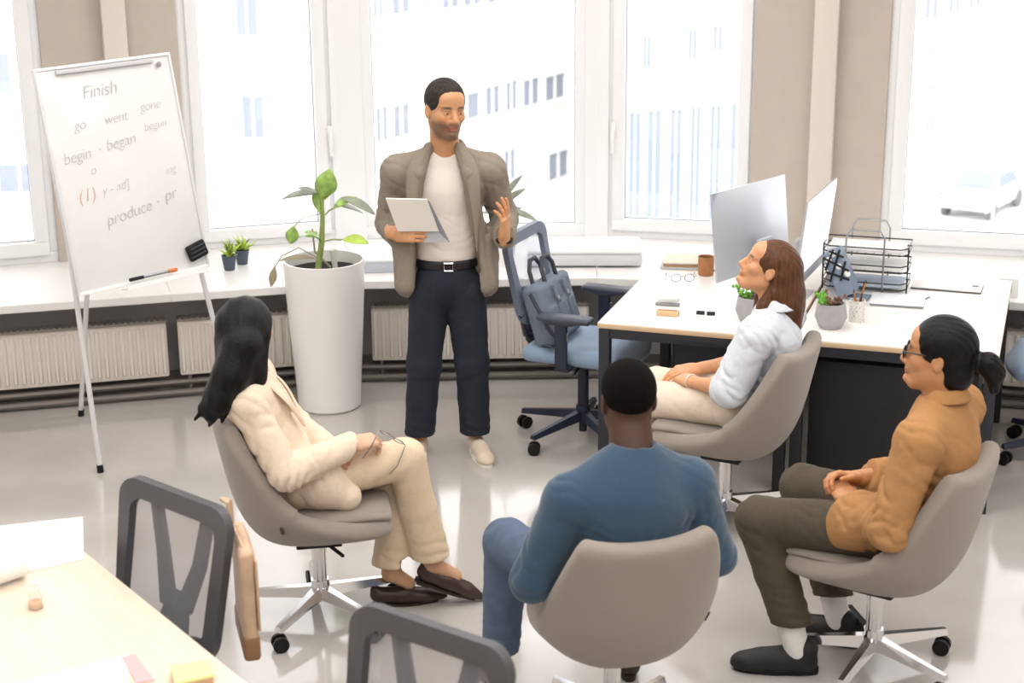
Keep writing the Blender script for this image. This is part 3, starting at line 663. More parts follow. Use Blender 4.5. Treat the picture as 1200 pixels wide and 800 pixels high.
# ---- monitors
m_alu = M('aluminium', '#cfd2d8', .32, .55)
def monitor(label, loc, rz, screen, wdt=.61, hgt=.42, z0=.10, tilt=6):
    r = thing('monitor', label, 'monitor', loc, rz); T = Matrix.Translation((0, .02, z0)) @ Matrix.Rotation(rad(-tilt), 4, 'X')
    b = B(); NX, NZ = 12, 8
    rows = [[T @ Vector((wdt * (i / NX - .5), -.004 - .030 * max(0, 1 - (2 * i / NX - 1) ** 2) * max(0, 1 - (2 * j / NZ - 1) ** 2), hgt * j / NZ)) for j in range(NZ + 1)] for i in range(NX + 1)]
    b.grid(rows)
    f = [T @ Vector(q) for q in ((-wdt / 2, .006, 0), (wdt / 2, .006, 0), (wdt / 2, .006, hgt), (-wdt / 2, .006, hgt))]; k_ = [T @ Vector(q) for q in ((-wdt / 2, -.004, 0), (wdt / 2, -.004, 0), (wdt / 2, -.004, hgt), (-wdt / 2, -.004, hgt))]
    b.hexa([k_[0], k_[1], f[1], f[0], k_[3], k_[2], f[2], f[3]])
    hs = b.obj('housing', m_alu, r, angle=30)
    s = [T @ Vector(q) for q in ((-wdt / 2 + .012, .007, .06), (wdt / 2 - .012, .007, .06), (wdt / 2 - .012, .007, hgt - .012), (-wdt / 2 + .012, .007, hgt - .012))]; s2 = [v + (T.to_3x3() @ Vector((0, .003, 0))) for v in s]
    B().hexa([s[0], s[1], s2[1], s2[0], s[3], s[2], s2[2], s2[3]]).obj('screen', screen, r, smooth=False)
    b = B(); b.box((0, -.03, .004), (.18, .12, .008), 0, .003); b.obj('stand_foot', m_alu, r)
    B().hexa([(-.07, -.078, .006), (.07, -.078, .006), (.07, -.064, .006), (-.07, -.064, .006), (-.06, -.05, z0 + .17), (.06, -.05, z0 + .17), (.06, -.03, z0 + .17), (-.06, -.03, z0 + .17)]).obj('stand_neck', m_alu, r, smooth=False)
    return r
m_dark_scr = M('screen_off', '#101114', .08)
m_white_scr = bpy.data.materials.new('screen_white'); m_white_scr.use_nodes = True; _b = m_white_scr.node_tree.nodes['Principled BSDF']; _b.inputs['Base Color'].default_value = (.5, .5, .52, 1); _b.inputs['Emission Color'].default_value = (.93, .95, 1, 1); _b.inputs['Emission Strength'].default_value = .75; _b.inputs['Roughness'].default_value = .2  # plain white emission over the whole screen face
monitor('silver desktop monitor seen from its back, beside the terracotta mug', (1.18, 7.74, DZ), rad(47.7), m_dark_scr)
monitor('silver desktop monitor with a white screen beside the wire file tray', (1.395, 7.66, DZ), rad(-113), m_white_scr)

# ---- small things on the desks
def pot_lathe(name, r0, r1, h, bulge, mat, parent, wall=.006):
    return B().lathe([(0, 0), (r0 * .9, 0), (r0, .006), (bulge, h * .45), (r1, h), (r1 - wall, h), (bulge - wall, h * .5), (r0 - wall, .015), (0, .015)], seg=32).obj(name, mat, parent)
m_conc = M('concrete_pot', '#a9a8ab', .85, var=.06, vscale=30, bump=.15, bscale=120)
m_soil = M('dark_soil', '#1d1a18', .95, bump=.6, bscale=90); m_pebble = M('pebbles', '#57534f', .8)
m_succ = M('succulent_green', '#6fae3e', .5, var=.25, vscale=20); m_succ2 = M('succulent_red', '#7d5a4a', .5)
def leaf_mesh(b, base, d, up, ln, wd, droop=.2, fold=.12, n=6, tip=1.0):
    d = Vector(d).normalized(); s = d.cross(Vector(up)).normalized(); u = s.cross(d).normalized(); rows = []; base = Vector(base)
    for i in range(n + 1):
        t = i / n; w = wd * math.sin(math.pi * min(1, (t * .93 + .03) ** tip)) * .5; c = base + d * (ln * t) + u * (-droop * ln * t * t)
        rows.append([c - s * w + u * (fold * w), c, c + s * w + u * (fold * w)])
    b.grid(rows); return b
def solidify(o, t): md = o.modifiers.new('thick', 'SOLIDIFY'); md.thickness = t; md.offset = 0; return o
def succulent(label, loc, n, seed, group):
    rnd = random.Random(seed); r = thing('potted_succulent', label, 'plant', loc, 0, group)
    pot_lathe('pot', .052, .062, .115, .072, m_conc, r); B().lathe([(0, .098), (.058, .096), (.058, .09), (0, .09)], seg=24).obj('soil', m_soil, r)
    b = B()
    for k in range(26): a = rnd.random() * 6.28; q = .052 * rnd.random() ** .5; b.sph((q * math.cos(a), q * math.sin(a), .101), .007 + .004 * rnd.random(), 6, (1, 1, .7))
    tag(b.obj('pebbles', m_pebble, r), kind='stuff')
    for k in range(n):
        a = rnd.random() * 6.28; el = rnd.uniform(.5, 1.4); q = .02 * rnd.random(); d = Vector((math.cos(a) * math.cos(el), math.sin(a) * math.cos(el), math.sin(el)))
        b = B(); ln = rnd.uniform(.05, .085); st = Vector((q * math.cos(a) - .012, q * math.sin(a), .098)); b.tube([st, st + d * ln * .5, st + d * ln], [.0022, .002, .0015], 5)
        for j in range(5):
            c = st + d * ln * (.3 + .17 * j); aa = j * 2.4 + k
            b.sph(c + Vector((math.cos(aa), math.sin(aa), .3)) * .009, .008, 6, (1, .6, 1))
        b.obj('sprig', m_succ if k % 4 else m_succ2, r)
p_ = U(976, 388, DZ); succulent('grey concrete pot with green succulent beside the speckled pencil cup', (p_.x, p_.y + .06, DZ), 13, 3, 'succulents in concrete pots')
p_ = U(882, 380, DZ); succulent('grey concrete pot with succulent half hidden behind the white-shirt woman', (p_.x, p_.y + .06, DZ), 8, 5, 'succulents in concrete pots')
def spk():
    m = M('speckled_ceramic', '#dedbd6', .6); nt = m.node_tree; N = nt.nodes; v = N.new('ShaderNodeTexVoronoi'); v.inputs['Scale'].default_value = 130; tc = N.new('ShaderNodeTexCoord')
    r = N.new('ShaderNodeValToRGB'); r.color_ramp.elements[0].color = lin('#8b857e'); r.color_ramp.elements[1].color = lin('#e2dfda'); r.color_ramp.elements[0].position = .22; r.color_ramp.elements[1].position = .34
    nt.links.new(tc.outputs['Object'], v.inputs['Vector']); nt.links.new(v.outputs['Distance'], r.inputs[0]); nt.links.new(r.outputs[0], N['Principled BSDF'].inputs['Base Color']); return m
p_ = U(1003, 380, DZ); pcx = thing('pencil_cup', 'white speckled pencil cup standing beside the concrete pot', 'cup', (p_.x + .012, p_.y + .05, DZ))
B().lathe([(0, 0), (.034, 0), (.036, .1), (.033, .1), (.031, .006), (0, .006)], seg=24).obj('cup', spk(), pcx)
m_pw = M('pencil_wood', '#a8713f', .6)
for k, (a, l, mt, lb) in enumerate(((.3, .17, m_pw, 'brown wooden pencil leaning in the speckled cup'), (.9, .165, M('pen_dark', '#2b2420', .5), 'dark pen leaning in the speckled cup'), (2.2, .12, m_pw, 'short brown pencil leaning in the speckled cup'))):
    bx0 = Vector((p_.x + .012 + (-.012, .0, .012)[k], p_.y + .05 + (.006, -.012, .006)[k], DZ + .012)); d = Vector((math.cos(a) * .32, math.sin(a) * .32, 1)).normalized()
    r = thing('pencil', lb, 'pencil', bx0, 0, 'pens in the speckled cup'); B().cyl((0, 0, 0), d * l, .004, seg=8).obj('shaft', mt, r); B().cyl(d * l, d * (l + .014), .004, .001, 8).obj('tip', m_black, r)
# lattice organiser leaning back
p_ = U(1000, 352, DZ); og = thing('desk_organiser', 'slate blue tilted organiser box with a black lattice front', 'organiser', (p_.x - .005, p_.y + .055, DZ), DA + rad(-4))
tl = Matrix.Rotation(rad(-24), 3, 'Y'); TT = lambda v: tl @ Vector(v)
b = B(); b.box(TT((0, 0, .12)) + Vector((0, 0, .012)), (.085, .11, .22), rot=tl, bevel=.006); b.obj('box', M('slate_blue', '#7e8ca0', .55), og)
k_ = 0
for (a, c) in (((-.05, .10), (.05, .23)), ((-.05, .16), (.02, .24)), ((0, .09), (.055, .17)), ((-.05, .15), (.04, .08)), ((-.04, .22), (.055, .12)), ((.0, .24), (.055, .19))):
    q0, q1 = TT((a[0], -.06, a[1])) + Vector((0, 0, .012)), TT((c[0], -.06, c[1])) + Vector((0, 0, .012)); B().tube([q0, q1], .0055, 6).obj('lattice_bar', m_black, og)
for (x, z) in ((-.02, .2), (.015, .155), (.04, .11), (.01, .22)): B().sph(TT((x, -.055, z)) + Vector((0, 0, .012)), .016, 10, (1, .4, 1)).obj('white_stud', m_white, og)
B().box((.03, 0, .006), (.12, .10, .012), 0, .003).obj('foot', MATS['slate_blue'], og)
# wire file tray
p_ = U(1012, 344, DZ); wt = thing('file_tray', 'three tier wire file tray with arched handles behind the succulent', 'file tray', (p_.x + .035, p_.y + .125, DZ), DA)
wr = .0035
for k in range(3):
    z = .05 + k * .085; b = B(); b.tube([(-.17, -.11, z), (.17, -.11, z), (.20, -.07, z), (.20, .12, z), (-.20, .12, z), (-.20, -.07, z)], wr, 6, True); b.tube([(-.17, -.11, z - .03), (.17, -.11, z - .03), (.20, -.07, z - .03), (.20, .12, z - .03), (-.20, .12, z - .03), (-.20, -.07, z - .03)], wr, 6, True)
    for j in range(9): b.tube([(-.16 + .04 * j, -.11, z - .03), (-.16 + .04 * j, .12, z - .03)], .002, 5)
    b.obj('tier', m_blackmetal, wt)
for y in (-.115, .125):
    b = B(); b.tube([(-.09, y, 0), (-.09, y, .27), (-.07, y, .305), (.07, y, .305), (.09, y, .27), (.09, y, 0)], .0045, 8); b.obj('handle_frame', m_steel, wt)
for sx in (-1, 1): B().tube([(sx * .2, -.07, .0), (sx * .2, -.07, .225)], .004, 6).obj('post', m_blackmetal, wt)
def paper(name, label, cat, loc, rz, w, d, h, mat, group=None, lift=0):
    o = B().box((0, 0, h / 2), (w, d, h), 0, min(.001, h / 3)).obj(name, mat); o.location = loc; o.rotation_euler = (0, 0, rz); return tag(o, label, cat, group)
m_paper = M('paper_white', '#f4f4f3', .8); m_ppb = M('paper_blue', '#c3cfe0', .8); m_manila = M('manila', '#d9b88c', .8)
for k, (mt, lb, h) in enumerate(((m_ppb, 'pale blue papers in the lowest tier of the wire tray', .012), (m_paper, 'white papers in the middle tier of the wire tray', .016), (m_paper, 'white folder stack in the top tier of the wire tray', .014))):
    q = Vector((wt.location.x, wt.location.y, DZ + .0245 + k * .085)) + dy_ * .01
    paper('paper_stack', lb, 'papers', q, DA, .36, .20, h, mt, 'papers in the wire tray')
# laptop, clipboard, papers on the right desk
p_ = U(1052, 354, DZ); lpz = thing('laptop', 'closed silver laptop lying beside the wire file tray', 'laptop', (p_.x, p_.y, DZ), DA + rad(2))
B().box((0, 0, .006), (.245, .19, .008), 0, .003).obj('base', M('laptop_dark', '#8f949c', .35, .5), lpz); B().box((0, 0, .0135), (.245, .19, .006), 0, .002).obj('lid', M('laptop_silver', '#eceef2', .4), lpz)
p_ = U(1110, 337, DZ); cl = thing('clipboard', 'white clipboard with a dark front edge lying on the desk', 'clipboard', (p_.x, p_.y, DZ), DA - rad(2))
B().box((0, 0, .003), (.33, .155, .005), 0, .001).obj('board', M('clipboard_dark', '#4a4a4c', .5), cl); B().box((0, .006, .0085), (.325, .15, .005)).obj('sheets', m_paper, cl); B().box((.13, .05, .014), (.03, .07, .008), 0, .003).obj('clip', m_steel, cl)
p_ = U(1140, 312, SILL_Z); paper('paper_stack', 'thick stack of white paper lying on the sill behind the desks', 'papers', (2.20, 8.45, SILL_Z), rad(-15), .42, .30, .05, m_paper)
p_ = U(1080, 352, DZ); pn = thing('pen', 'thin grey pen lying between laptop and clipboard', 'pen', (p_.x, p_.y, DZ), DA + rad(62)); B().cyl((-.06, 0, .004), (.06, 0, .004), .0038, seg=8).obj('barrel', m_steel, pn); B().cyl((.06, 0, .004), (.075, 0, .004), .0038, .001, 8).obj('tip', m_black, pn)
p_ = U(1180, 317, SILL_Z); bxx = thing('tissue_box', 'small white box standing on the sill by the right desk', 'box', (2.50, 8.08, SILL_Z), rad(-16)); B().box((0, 0, .05), (.1, .1, .1), 0, .006).obj('box', m_white, bxx); B().box((-.0, -.052, .05), (.03, .006, .05), 0, .002).obj('grey_strip', m_steel, bxx)
# left desk: notebooks, mug, spectacles, small things
p_ = U(803, 313, DZ); paper('notebook', 'grey notebook lying under the tan folder on the desk', 'notebook', (p_.x, p_.y + .02, DZ), DA + rad(8), .24, .17, .012, M('notebook_grey', '#b9b7b6', .7))
fo = thing('folder', 'tan open folder lying on the grey notebook on the desk', 'folder', (p_.x + .01, p_.y + .03, DZ + .012), DA + rad(11))
B().box((0, 0, .004), (.23, .16, .008), 0, .002).obj('cover', M('folder_tan', '#b98f66', .7), fo); B().box((0, .004, .014), (.22, .15, .010), 0, .001).obj('pages', m_paper, fo); B().box((0, 0, .024), (.235, .165, .006), rot=Matrix.Rotation(rad(3), 3, 'X'), bevel=.002).obj('cover', M('folder_cream', '#e5d8c8', .7), fo)
p_ = U(828, 324, DZ); mg = thing('mug', 'terracotta brown mug standing beside the monitor', 'mug', (p_.x, p_.y + .035, DZ)); m_ter = M('terracotta', '#b37a4b', .6, var=.08, vscale=30)
B().lathe([(0, 0), (.036, 0), (.039, .006), (.041, .095), (.038, .095), (.036, .01), (0, .01)], seg=28).obj('cup', m_ter, mg); B().tube([(.036, 0, .075), (.062, 0, .07), (.066, 0, .045), (.058, 0, .025), (.036, 0, .02)], .006, 8).obj('handle', m_ter, mg); B().lathe([(0, .08), (.038, .08)], seg=20).obj('coffee', M('coffee', '#2b1a10', .2), mg)
def spectacles(name, label, loc, rot, mat, sc_=1.0, lens=True, parent=None, wire=.0022):
    r = thing(name, label, 'glasses') if parent is None else parent
    if parent is None: r.location = loc; r.rotation_euler = rot
    def lp(cx): return [Vector((cx + .024 * math.cos(a), 0, .019 * math.sin(a))) * sc_ for a in [2 * math.pi * k / 16 for k in range(16)]]
    for cx in (-.033, .033): 
        f = B().tube(lp(cx), wire, 6, True).obj('rim', mat, r)
        if lens: B().lathe([(0, 0), (.0235 * sc_, .0)], seg=16).obj('lens', M_see('spectacle_lens', '#ffffff', .12, .05, True), f); bpy.data.objects[f.children[0].name].rotation_euler = (rad(90), 0, 0); bpy.data.objects[f.children[0].name].location = (cx * sc_, 0, 0)
    B().tube([Vector((-.010, 0, .006)) * sc_, Vector((0, .003, .009)) * sc_, Vector((.010, 0, .006)) * sc_], wire, 6).obj('bridge', mat, r)
    for sg in (-1, 1): B().tube([Vector((sg * .057, 0, .008)) * sc_, Vector((sg * .066, -.004, .008)) * sc_, Vector((sg * .070, -.09, .006)) * sc_, Vector((sg * .069, -.125, -.02)) * sc_], wire, 6).obj('temple', mat, r)
    return r
p_ = U(800, 331, DZ); spectacles('spectacles', 'thin grey spectacles lying folded open on the desk', (p_.x, p_.y, DZ + .0235), (0, 0, DA + rad(200)), m_steel)
p_ = U(783, 371, DZ); bk = thing('wood_stand', 'small pale wooden block lying on the desk near its corner', 'block', (p_.x, p_.y + .02, DZ), DA + rad(4)); B().box((0, 0, .012), (.105, .035, .024), 0, .004).obj('block', m_manila, bk); B().box((0, 0, .0255), (.09, .008, .003)).obj('groove', m_pw, bk)
p_ = U(783, 360, DZ); st = thing('stapler', 'small grey stapler lying behind the pale wooden block', 'stapler', (p_.x, p_.y + .03, DZ), DA + rad(4)); B().box((0, 0, .008), (.115, .028, .012), 0, .004).obj('base', M('stapler_grey', '#8e8e90', .4), st); B().box((.005, 0, .026), (.105, .024, .018), rot=Matrix.Rotation(rad(-5), 3, 'Y'), bevel=.006).obj('arm', M('stapler_light', '#c6c6c8', .4), st)
for k, (px, py) in enumerate(((821, 368), (833, 369))):
    p_ = U(px, py, DZ); c = thing('binder_clip', 'tiny black binder clip lying on the white desk', 'clip', (p_.x, p_.y, DZ), DA + rad(10 * k), 'binder clips on the desk'); B().hexa([(-.019, -.010, 0), (.019, -.010, 0), (.019, .010, 0), (-.019, .010, 0), (-.019, -.002, .016), (.019, -.002, .016), (.019, .002, .016), (-.019, .002, .016)]).obj('body', m_black, c, smooth=False); B().tube([(-.006, .004, .014), (-.008, .02, .02), (.008, .02, .02), (.006, .004, .014)], .001, 5).obj('wire', m_steel, c)
# paper stack box on the sill behind the blue chair, flat boxes by the planter
bs = thing('flat_box', 'flat white box with rounded edges lying on the sill behind the blue chair', 'box', (.40, 8.86, SILL_Z), rad(-2)); B().box((0, 0, .045), (.62, .34, .07), 0, .02).obj('body', M('box_grey', '#d5d6da', .6), bs); B().box((0, 0, .088), (.62, .34, .02), 0, .008).obj('lid', m_white, bs)
p_ = U(447, 318, SILL_Z); bs = thing('flat_box', 'flat grey folder box lying on the sill between planter and standing man', 'box', (-.60, 8.78, SILL_Z), rad(3)); B().box((0, 0, .03), (.42, .28, .06), 0, .006).obj('body', M('box_bluegrey', '#c3c8d2', .6), bs); B().box((0, 0, .064), (.425, .285, .012), 0, .003).obj('lid', M('box_lid', '#dfe2e7', .6), bs)

# ================================================================== BAG ON THE BLUE CHAIR
bgx = thing('briefcase', 'slate blue soft briefcase with two handles leaning on the chair back', 'bag', (.345, 7.69, 0), rad(-24)); m_bag = M('bag_slate', '#6d7887', .7, var=.06, vscale=30, bump=.2, bscale=60)
lean = Matrix.Rotation(rad(-17), 3, 'Y'); BT = lambda v: lean @ Vector(v) + Vector((-.10, -.045, .515))
S_ = SDF((-.35, -.30, .46), (.12, .26, .90), .008)
S_.box(BT((0, 0, .15)), (.055, .185, .15), lean, .03, 0); S_.box(BT((.05, 0, .10)), (.018, .15, .085), lean, .016, .012); S_.fold(BT((0, .05, .2)), .15, (0, .4, 1), 40, .005); V, F = S_.mesh(); np_mesh('body', V, F, m_bag, bgx)
for sx in (-.03, .035): B().tube([BT((sx, -.07, .29)), BT((sx, -.068, .36)), BT((sx, -.03, .405)), BT((sx, .03, .405)), BT((sx, .068, .36)), BT((sx, .07, .29))], .011, 8).obj('handle', M('bag_dark', '#363c46', .6), bgx)
for sy in (-.06, .06): B().box(BT((.072, sy, .16)), (.008, .022, .22), rot=lean, bevel=.003).obj('strap', m_bag, bgx)
B().tube([BT((0, -.185, .27)), BT((.04, -.19, .1)), BT((.10, -.20, -.02)), BT((.0, -.21, .02))], .009, 6).obj('shoulder_strap', MATS['bag_dark'], bgx)
for sy in (-.06, .06): B().box(BT((.078, sy, .20)), (.006, .026, .03), rot=lean, bevel=.002).obj('buckle', m_steel, bgx)

# ================================================================== WHITEBOARD EASEL
BL, BR, TL, TR = W(92, 347, 7.20), W(243, 312, 7.68), W(37, 79, 7.33), W(203, 64, 7.80)
ex = (BR - BL).normalized(); ez = (TL - BL); ez = (ez - ex * ez.dot(ex)).normalized(); en = ex.cross(ez)  # en points away from the room's camera side
if en.y > 0: en = -en
bw = ((BR - BL).length + (TR - TL).length) / 2; bh = ((TL - BL).length + (TR - BR).length) / 2
ft = [U(118, 553, 0), U(284, 512, 0), U(95, 487, 0)]
ea_ = thing('whiteboard_easel', 'white flip chart easel with handwriting on its board by the window', 'easel')
R3 = Matrix(((ex.x, -en.x, ez.x), (ex.y, -en.y, ez.y), (ex.z, -en.z, ez.z)))
def bp(u, v, d=0): return BL + ex * (u * bw) + ez * (v * bh) + en * d
board = B().box(bp(.5, .5, -.012), (bw, .02, bh), rot=R3, bevel=.004).obj('board', M('whiteboard', '#e3e3e4', .18, coat=.3), ea_)
for (u, v, su, sv) in ((.5, .004, bw, .014), (.5, .996, bw, .014)): B().box(bp(u, v, -.006), (su, .026, sv), rot=R3, bevel=.003).obj('frame_rail', m_white, board)
for u in (.006, .994): B().box(bp(u, .5, -.006), (.012, .026, bh), rot=R3, bevel=.003).obj('frame_rail', M('rail_grey', '#d8d9dc', .4), board)
m_tube = M('easel_tube', '#e3e3e5', .3, .3)
for k, (f, top) in enumerate(((ft[0], bp(.10, .97, -.04)), (ft[1], bp(.86, .97, -.04)), (ft[2], bp(.5, .97, -.05)))):
    lg = B().cyl(f + Vector((0, 0, .02)), top, .0125, .0125, 12).obj('leg', m_tube, ea_); d_ = (top - f).normalized()
    B().cyl(f + Vector((0, 0, .0)), f + Vector((0, 0, .002)) + d_ * .035, .016, .015, 12).obj('rubber_foot', m_black, lg)
b = B(); b.box(bp(.62, -.015, .03), (bw * .62, .06, .008), rot=R3, bevel=.002); b.box(bp(.62, -.008, .058), (bw * .62, .006, .02), rot=R3); b.obj('pen_tray', m_white, ea_)
b = B(); b.box(bp(.5, .975, .008), (.5, .016, .02), rot=R3, bevel=.004); b.obj('paper_clamp', M('clamp_grey', '#c9cace', .4), ea_)
B().sph(bp(.9, .955, .01), .012, 12).obj('clamp_knob', M('knob_grey', '#9b9ca2', .4), ea_)
# handwriting
m_ink = M('marker_ink', '#bcbdc2', .7); m_ink2 = M('marker_ink_red', '#d7b3a6', .7)
def write(txt, u, v, size, mat, slope=0.0, shear=.25):
    cu = bpy.data.curves.new('t', 'FONT'); cu.body = txt; cu.size = size; cu.shear = shear; cu.offset = -.0012; cu.space_character = .95
    to = bpy.data.objects.new('t', cu); col.objects.link(to); dg = bpy.context.evaluated_depsgraph_get(); me = bpy.data.meshes.new_from_object(to.evaluated_get(dg)); bpy.data.objects.remove(to)
    me.materials.clear(); me.materials.append(mat); q = bp(u, v, .0015); c_, s_ = math.cos(slope), math.sin(slope)
    for vt in me.vertices:
        x, y = vt.co.x, vt.co.y; vt.co = q + ex * (x * c_ - y * s_) + ez * (x * s_ + y * c_)
    o = bpy.data.objects.new('handwriting', me); col.objects.link(o); o.parent = board
write('Finish', .30, .845, .085, m_ink, .05); write('go', .20, .715, .065, m_ink, .06); write('went', .42, .722, .065, m_ink, .06); write('begin', .08, .575, .072, m_ink, .10); write('-', .335, .602, .072, m_ink, .10); write('began', .40, .606, .072, m_ink, .10); write('gone', .70, .755, .06, m_ink, .06); write('begun', .70, .665, .055, m_ink, .08)
write('o', .25, .515, .06, m_ink); write('(1)', .13, .40, .085, m_ink2, .05); write('y - ad]', .31, .415, .06, m_ink, .10); write('produce', .30, .275, .078, m_ink, .14); write('-', .685, .325, .07, m_ink, .14); write('pr', .76, .335, .078, m_ink, .14); write('ing', .80, .455, .055, m_ink, .1)
er = thing('board_eraser', 'black felt eraser stuck on the whiteboard corner', 'eraser'); q = bp(.915, .085, .002)
B().box(q + en * .014, (.105, .026, .078), rot=R3 @ Matrix.Rotation(rad(-14), 3, 'Y'), bevel=.010).obj('body', m_black, er)
for k in range(3): B().box(q + en * .0285 + ez * (-.02 + .02 * k), (.085, .004, .006), rot=R3 @ Matrix.Rotation(rad(-14), 3, 'Y'), bevel=.001).obj('ridge', M('eraser_ridge', '#3d4048', .5), er)
mk = thing('marker_pen', 'slim grey and black marker with an orange end on the easel tray', 'marker')
def mp(t, d=.032): return bp(.36 + .36 * t, .022, d)
B().cyl(mp(0), mp(.28), .0085, seg=12).obj('cap', m_black, mk); B().cyl(mp(.28), mp(.82), .0075, seg=12).obj('barrel', m_steel, mk); B().cyl(mp(.82), mp(1), .0095, seg=12).obj('end_plug', M('marker_orange', '#d07a3c', .5), mk)

# ================================================================== PLANTS
m_leaf = M('leaf_variegated', '#9ec265', .45, var=.35, vscale=26); m_leafy = M('leaf_lime', '#bedb55', .45, var=.2, vscale=20); m_leafd = M('leaf_grey', '#8a9080', .4, var=.25, vscale=20); m_stem = M('stem_green', '#8b9a55', .6, var=.2, vscale=15); m_dry = M('leaf_dry', '#a59a7c', .7)
pp = U(386, 477, 0); pl = thing('planter', 'tall tapered glossy white planter standing by the windows', 'planter', (pp.x, pp.y + .03, 0)); PH = .785
B().lathe([(0, 0), (.150, 0), (.162, .012), (.170, .15), (.186, .40), (.200, .62), (.207, PH - .012), (.207, PH), (.196, PH), (.194, PH - .06), (.19, .5), (0, .5)], seg=64).obj('pot', M('planter_white', '#f0eeec', .35, coat=.2), pl)
B().lathe([(0, PH - .055), (.1, PH - .05), (.195, PH - .06), (.195, PH - .08), (0, PH - .08)], seg=32).obj('soil', m_soil, pl)
pt = thing('dumb_cane', 'variegated green broad-leaved plant growing in the tall white planter', 'plant', (pp.x, pp.y + .03, PH - .05)); PB = pt.location
def rel(px, py, dy=0): return W(px, py, PB.y + dy) - PB
s0 = Vector((-.03, -.02, 0))
stem = [s0, rel(377, 285), rel(378, 255), rel(377, 230)]
B().tube(stem, [.017, .015, .012, .009], 10).obj('stem', m_stem, pt)
B().tube([Vector((.03, .03, 0)), rel(369, 295, .03), rel(366, 268, .02)], [.006, .005, .004], 8).obj('stem', m_dry, pt)
B().tube([Vector((.06, -.02, 0)), rel(390, 292, -.03)], [.012, .02], 8).obj('stem', M('stem_pale', '#cfd0c6', .6), pt)
LV = [((377, 232), (386, 202), -.03, .115, m_leaf, .1, 0), ((377, 236), (386, 208), .02, .07, m_leafy, .0, 0), ((374, 227), (332, 224), .03, .07, m_leafd, .25, 0), ((374, 226), (352, 219), -.05, .05, m_leafd, .1, 0), ((381, 252), (412, 228), .0, .075, m_leaf, .25, .3), ((400, 232), (436, 240), -.05, .07, m_leafd, .3, 0), ((392, 240), (424, 243), .06, .05, m_leafd, .2, 0),
      ((379, 283), (428, 279), -.04, .085, m_leafy, .25, .45), ((375, 282), (362, 270), -.06, .09, m_leaf, .2, 0), ((370, 278), (360, 272), .05, .07, m_leaf, .2, 0), ((344, 265), (341, 284), -.04, .07, m_leaf, .0, 0), ((370, 303), (333, 296), -.05, .04, m_dry, .3, 0), ((322, 312), (318, 334), -.05, .04, m_dry, .0, 0), ((376, 250), (370, 222), .04, .06, m_leaf, .05, 0)]
for k, (a, c, dy, wd, mt, dr, st_) in enumerate(LV):
    p, q = rel(a[0], a[1], 0 if k not in (10, 12) else dy), rel(c[0], c[1], dy); b = B(); v = q - p
    base = p + v * st_
    up = Vector((0, -.35, 1)) if abs(v.normalized().z) < .8 else Vector((.15, -1, 0))
    leaf_mesh(b, base, q - base, up, (q - base).length * 1.08, wd, dr, .25, 8); o = solidify(b.obj('leaf', mt, pt, angle=180), .002)
    if st_: B().tube([p, p.lerp(base, .5) + Vector((0, 0, .008)), base + (q - base) * .06], .004, 6).obj('petiole', m_stem, pt)
B().tube([rel(377, 250), rel(355, 255), rel(344, 266, -.04)], .003, 6).obj('petiole', m_stem, pt); B().tube([rel(374, 303), rel(350, 290, -.03), rel(330, 300, -.05), rel(322, 313, -.05)], .003, 6).obj('petiole', m_dry, pt)
for k, (px, py, lab, sd, sc_) in enumerate(((268, 318, 'small spiky lime plant in a slate pot nearer the easel eraser', 1, 1.0), (283, 311, 'small bushy lime plant in a slate pot nearer the tall planter', 4, .95))):
    p_ = U(px, py, SILL_Z); r = thing('potted_plant', lab, 'plant', (p_.x, p_.y + .035, SILL_Z), 0, 'two little plants on the sill'); rnd = random.Random(sd)
    B().lathe([(0, 0), (.028, 0), (.040, .075), (.043, .082), (.037, .082), (.03, .01), (0, .01)], seg=24).obj('pot', M('pot_slate', '#4d5868', .6), r); B().lathe([(0, .07), (.037, .07)], seg=16).obj('soil', m_soil, r)
    for j in range(26 if k else 18):
        a = rnd.random() * 6.28; el = rnd.uniform(.45, 1.5); d = Vector((math.cos(a) * math.cos(el), math.sin(a) * math.cos(el), math.sin(el))); b = B(); leaf_mesh(b, (0, 0, .068), d, (0, 0, 1) if el < 1.2 else (1, 0, 0), rnd.uniform(.07, .115) * sc_, .026, .15, .3, 5)
        solidify(b.obj('leaf', m_leafy if j % 3 else M('leaf_olive', '#7f8b3c', .5), r, angle=180), .0015)
# grey-leaved plant standing on the sill behind the man
p_ = U(612, 305, SILL_Z); r = thing('sill_plant', 'sparse grey-leaved plant on the sill behind the standing man', 'plant', (-.05, 8.80, SILL_Z)); PB2 = r.location
B().lathe([(0, 0), (.06, 0), (.08, .13), (.074, .13), (.06, .02), (0, .02)], seg=24).obj('pot', m_white, r); B().lathe([(0, .11), (.074, .11)], seg=20).obj('soil', m_soil, r)
rel2 = lambda px, py, dy=0: W(px, py, PB2.y + dy) - PB2
B().tube([Vector((0, 0, .1)), rel2(588, 262), rel2(590, 232)], [.008, .007, .004], 8).obj('stem', m_stem, r)
for (a, c, dy, wd) in (((590, 235), (606, 205), 0, .05), ((590, 240), (612, 218), .05, .05), ((591, 246), (628, 252), -.05, .06), ((590, 250), (610, 240), .05, .05), ((588, 240), (560, 222), 0, .06), ((588, 250), (565, 245), .05, .06)):
    p, q = rel2(*a), rel2(c[0], c[1], dy); b = B(); leaf_mesh(b, p, q - p, (0, -.3, 1), (q - p).length * 1.05, wd, .2, .25, 7); solidify(b.obj('leaf', m_leafd, r, angle=180), .002)

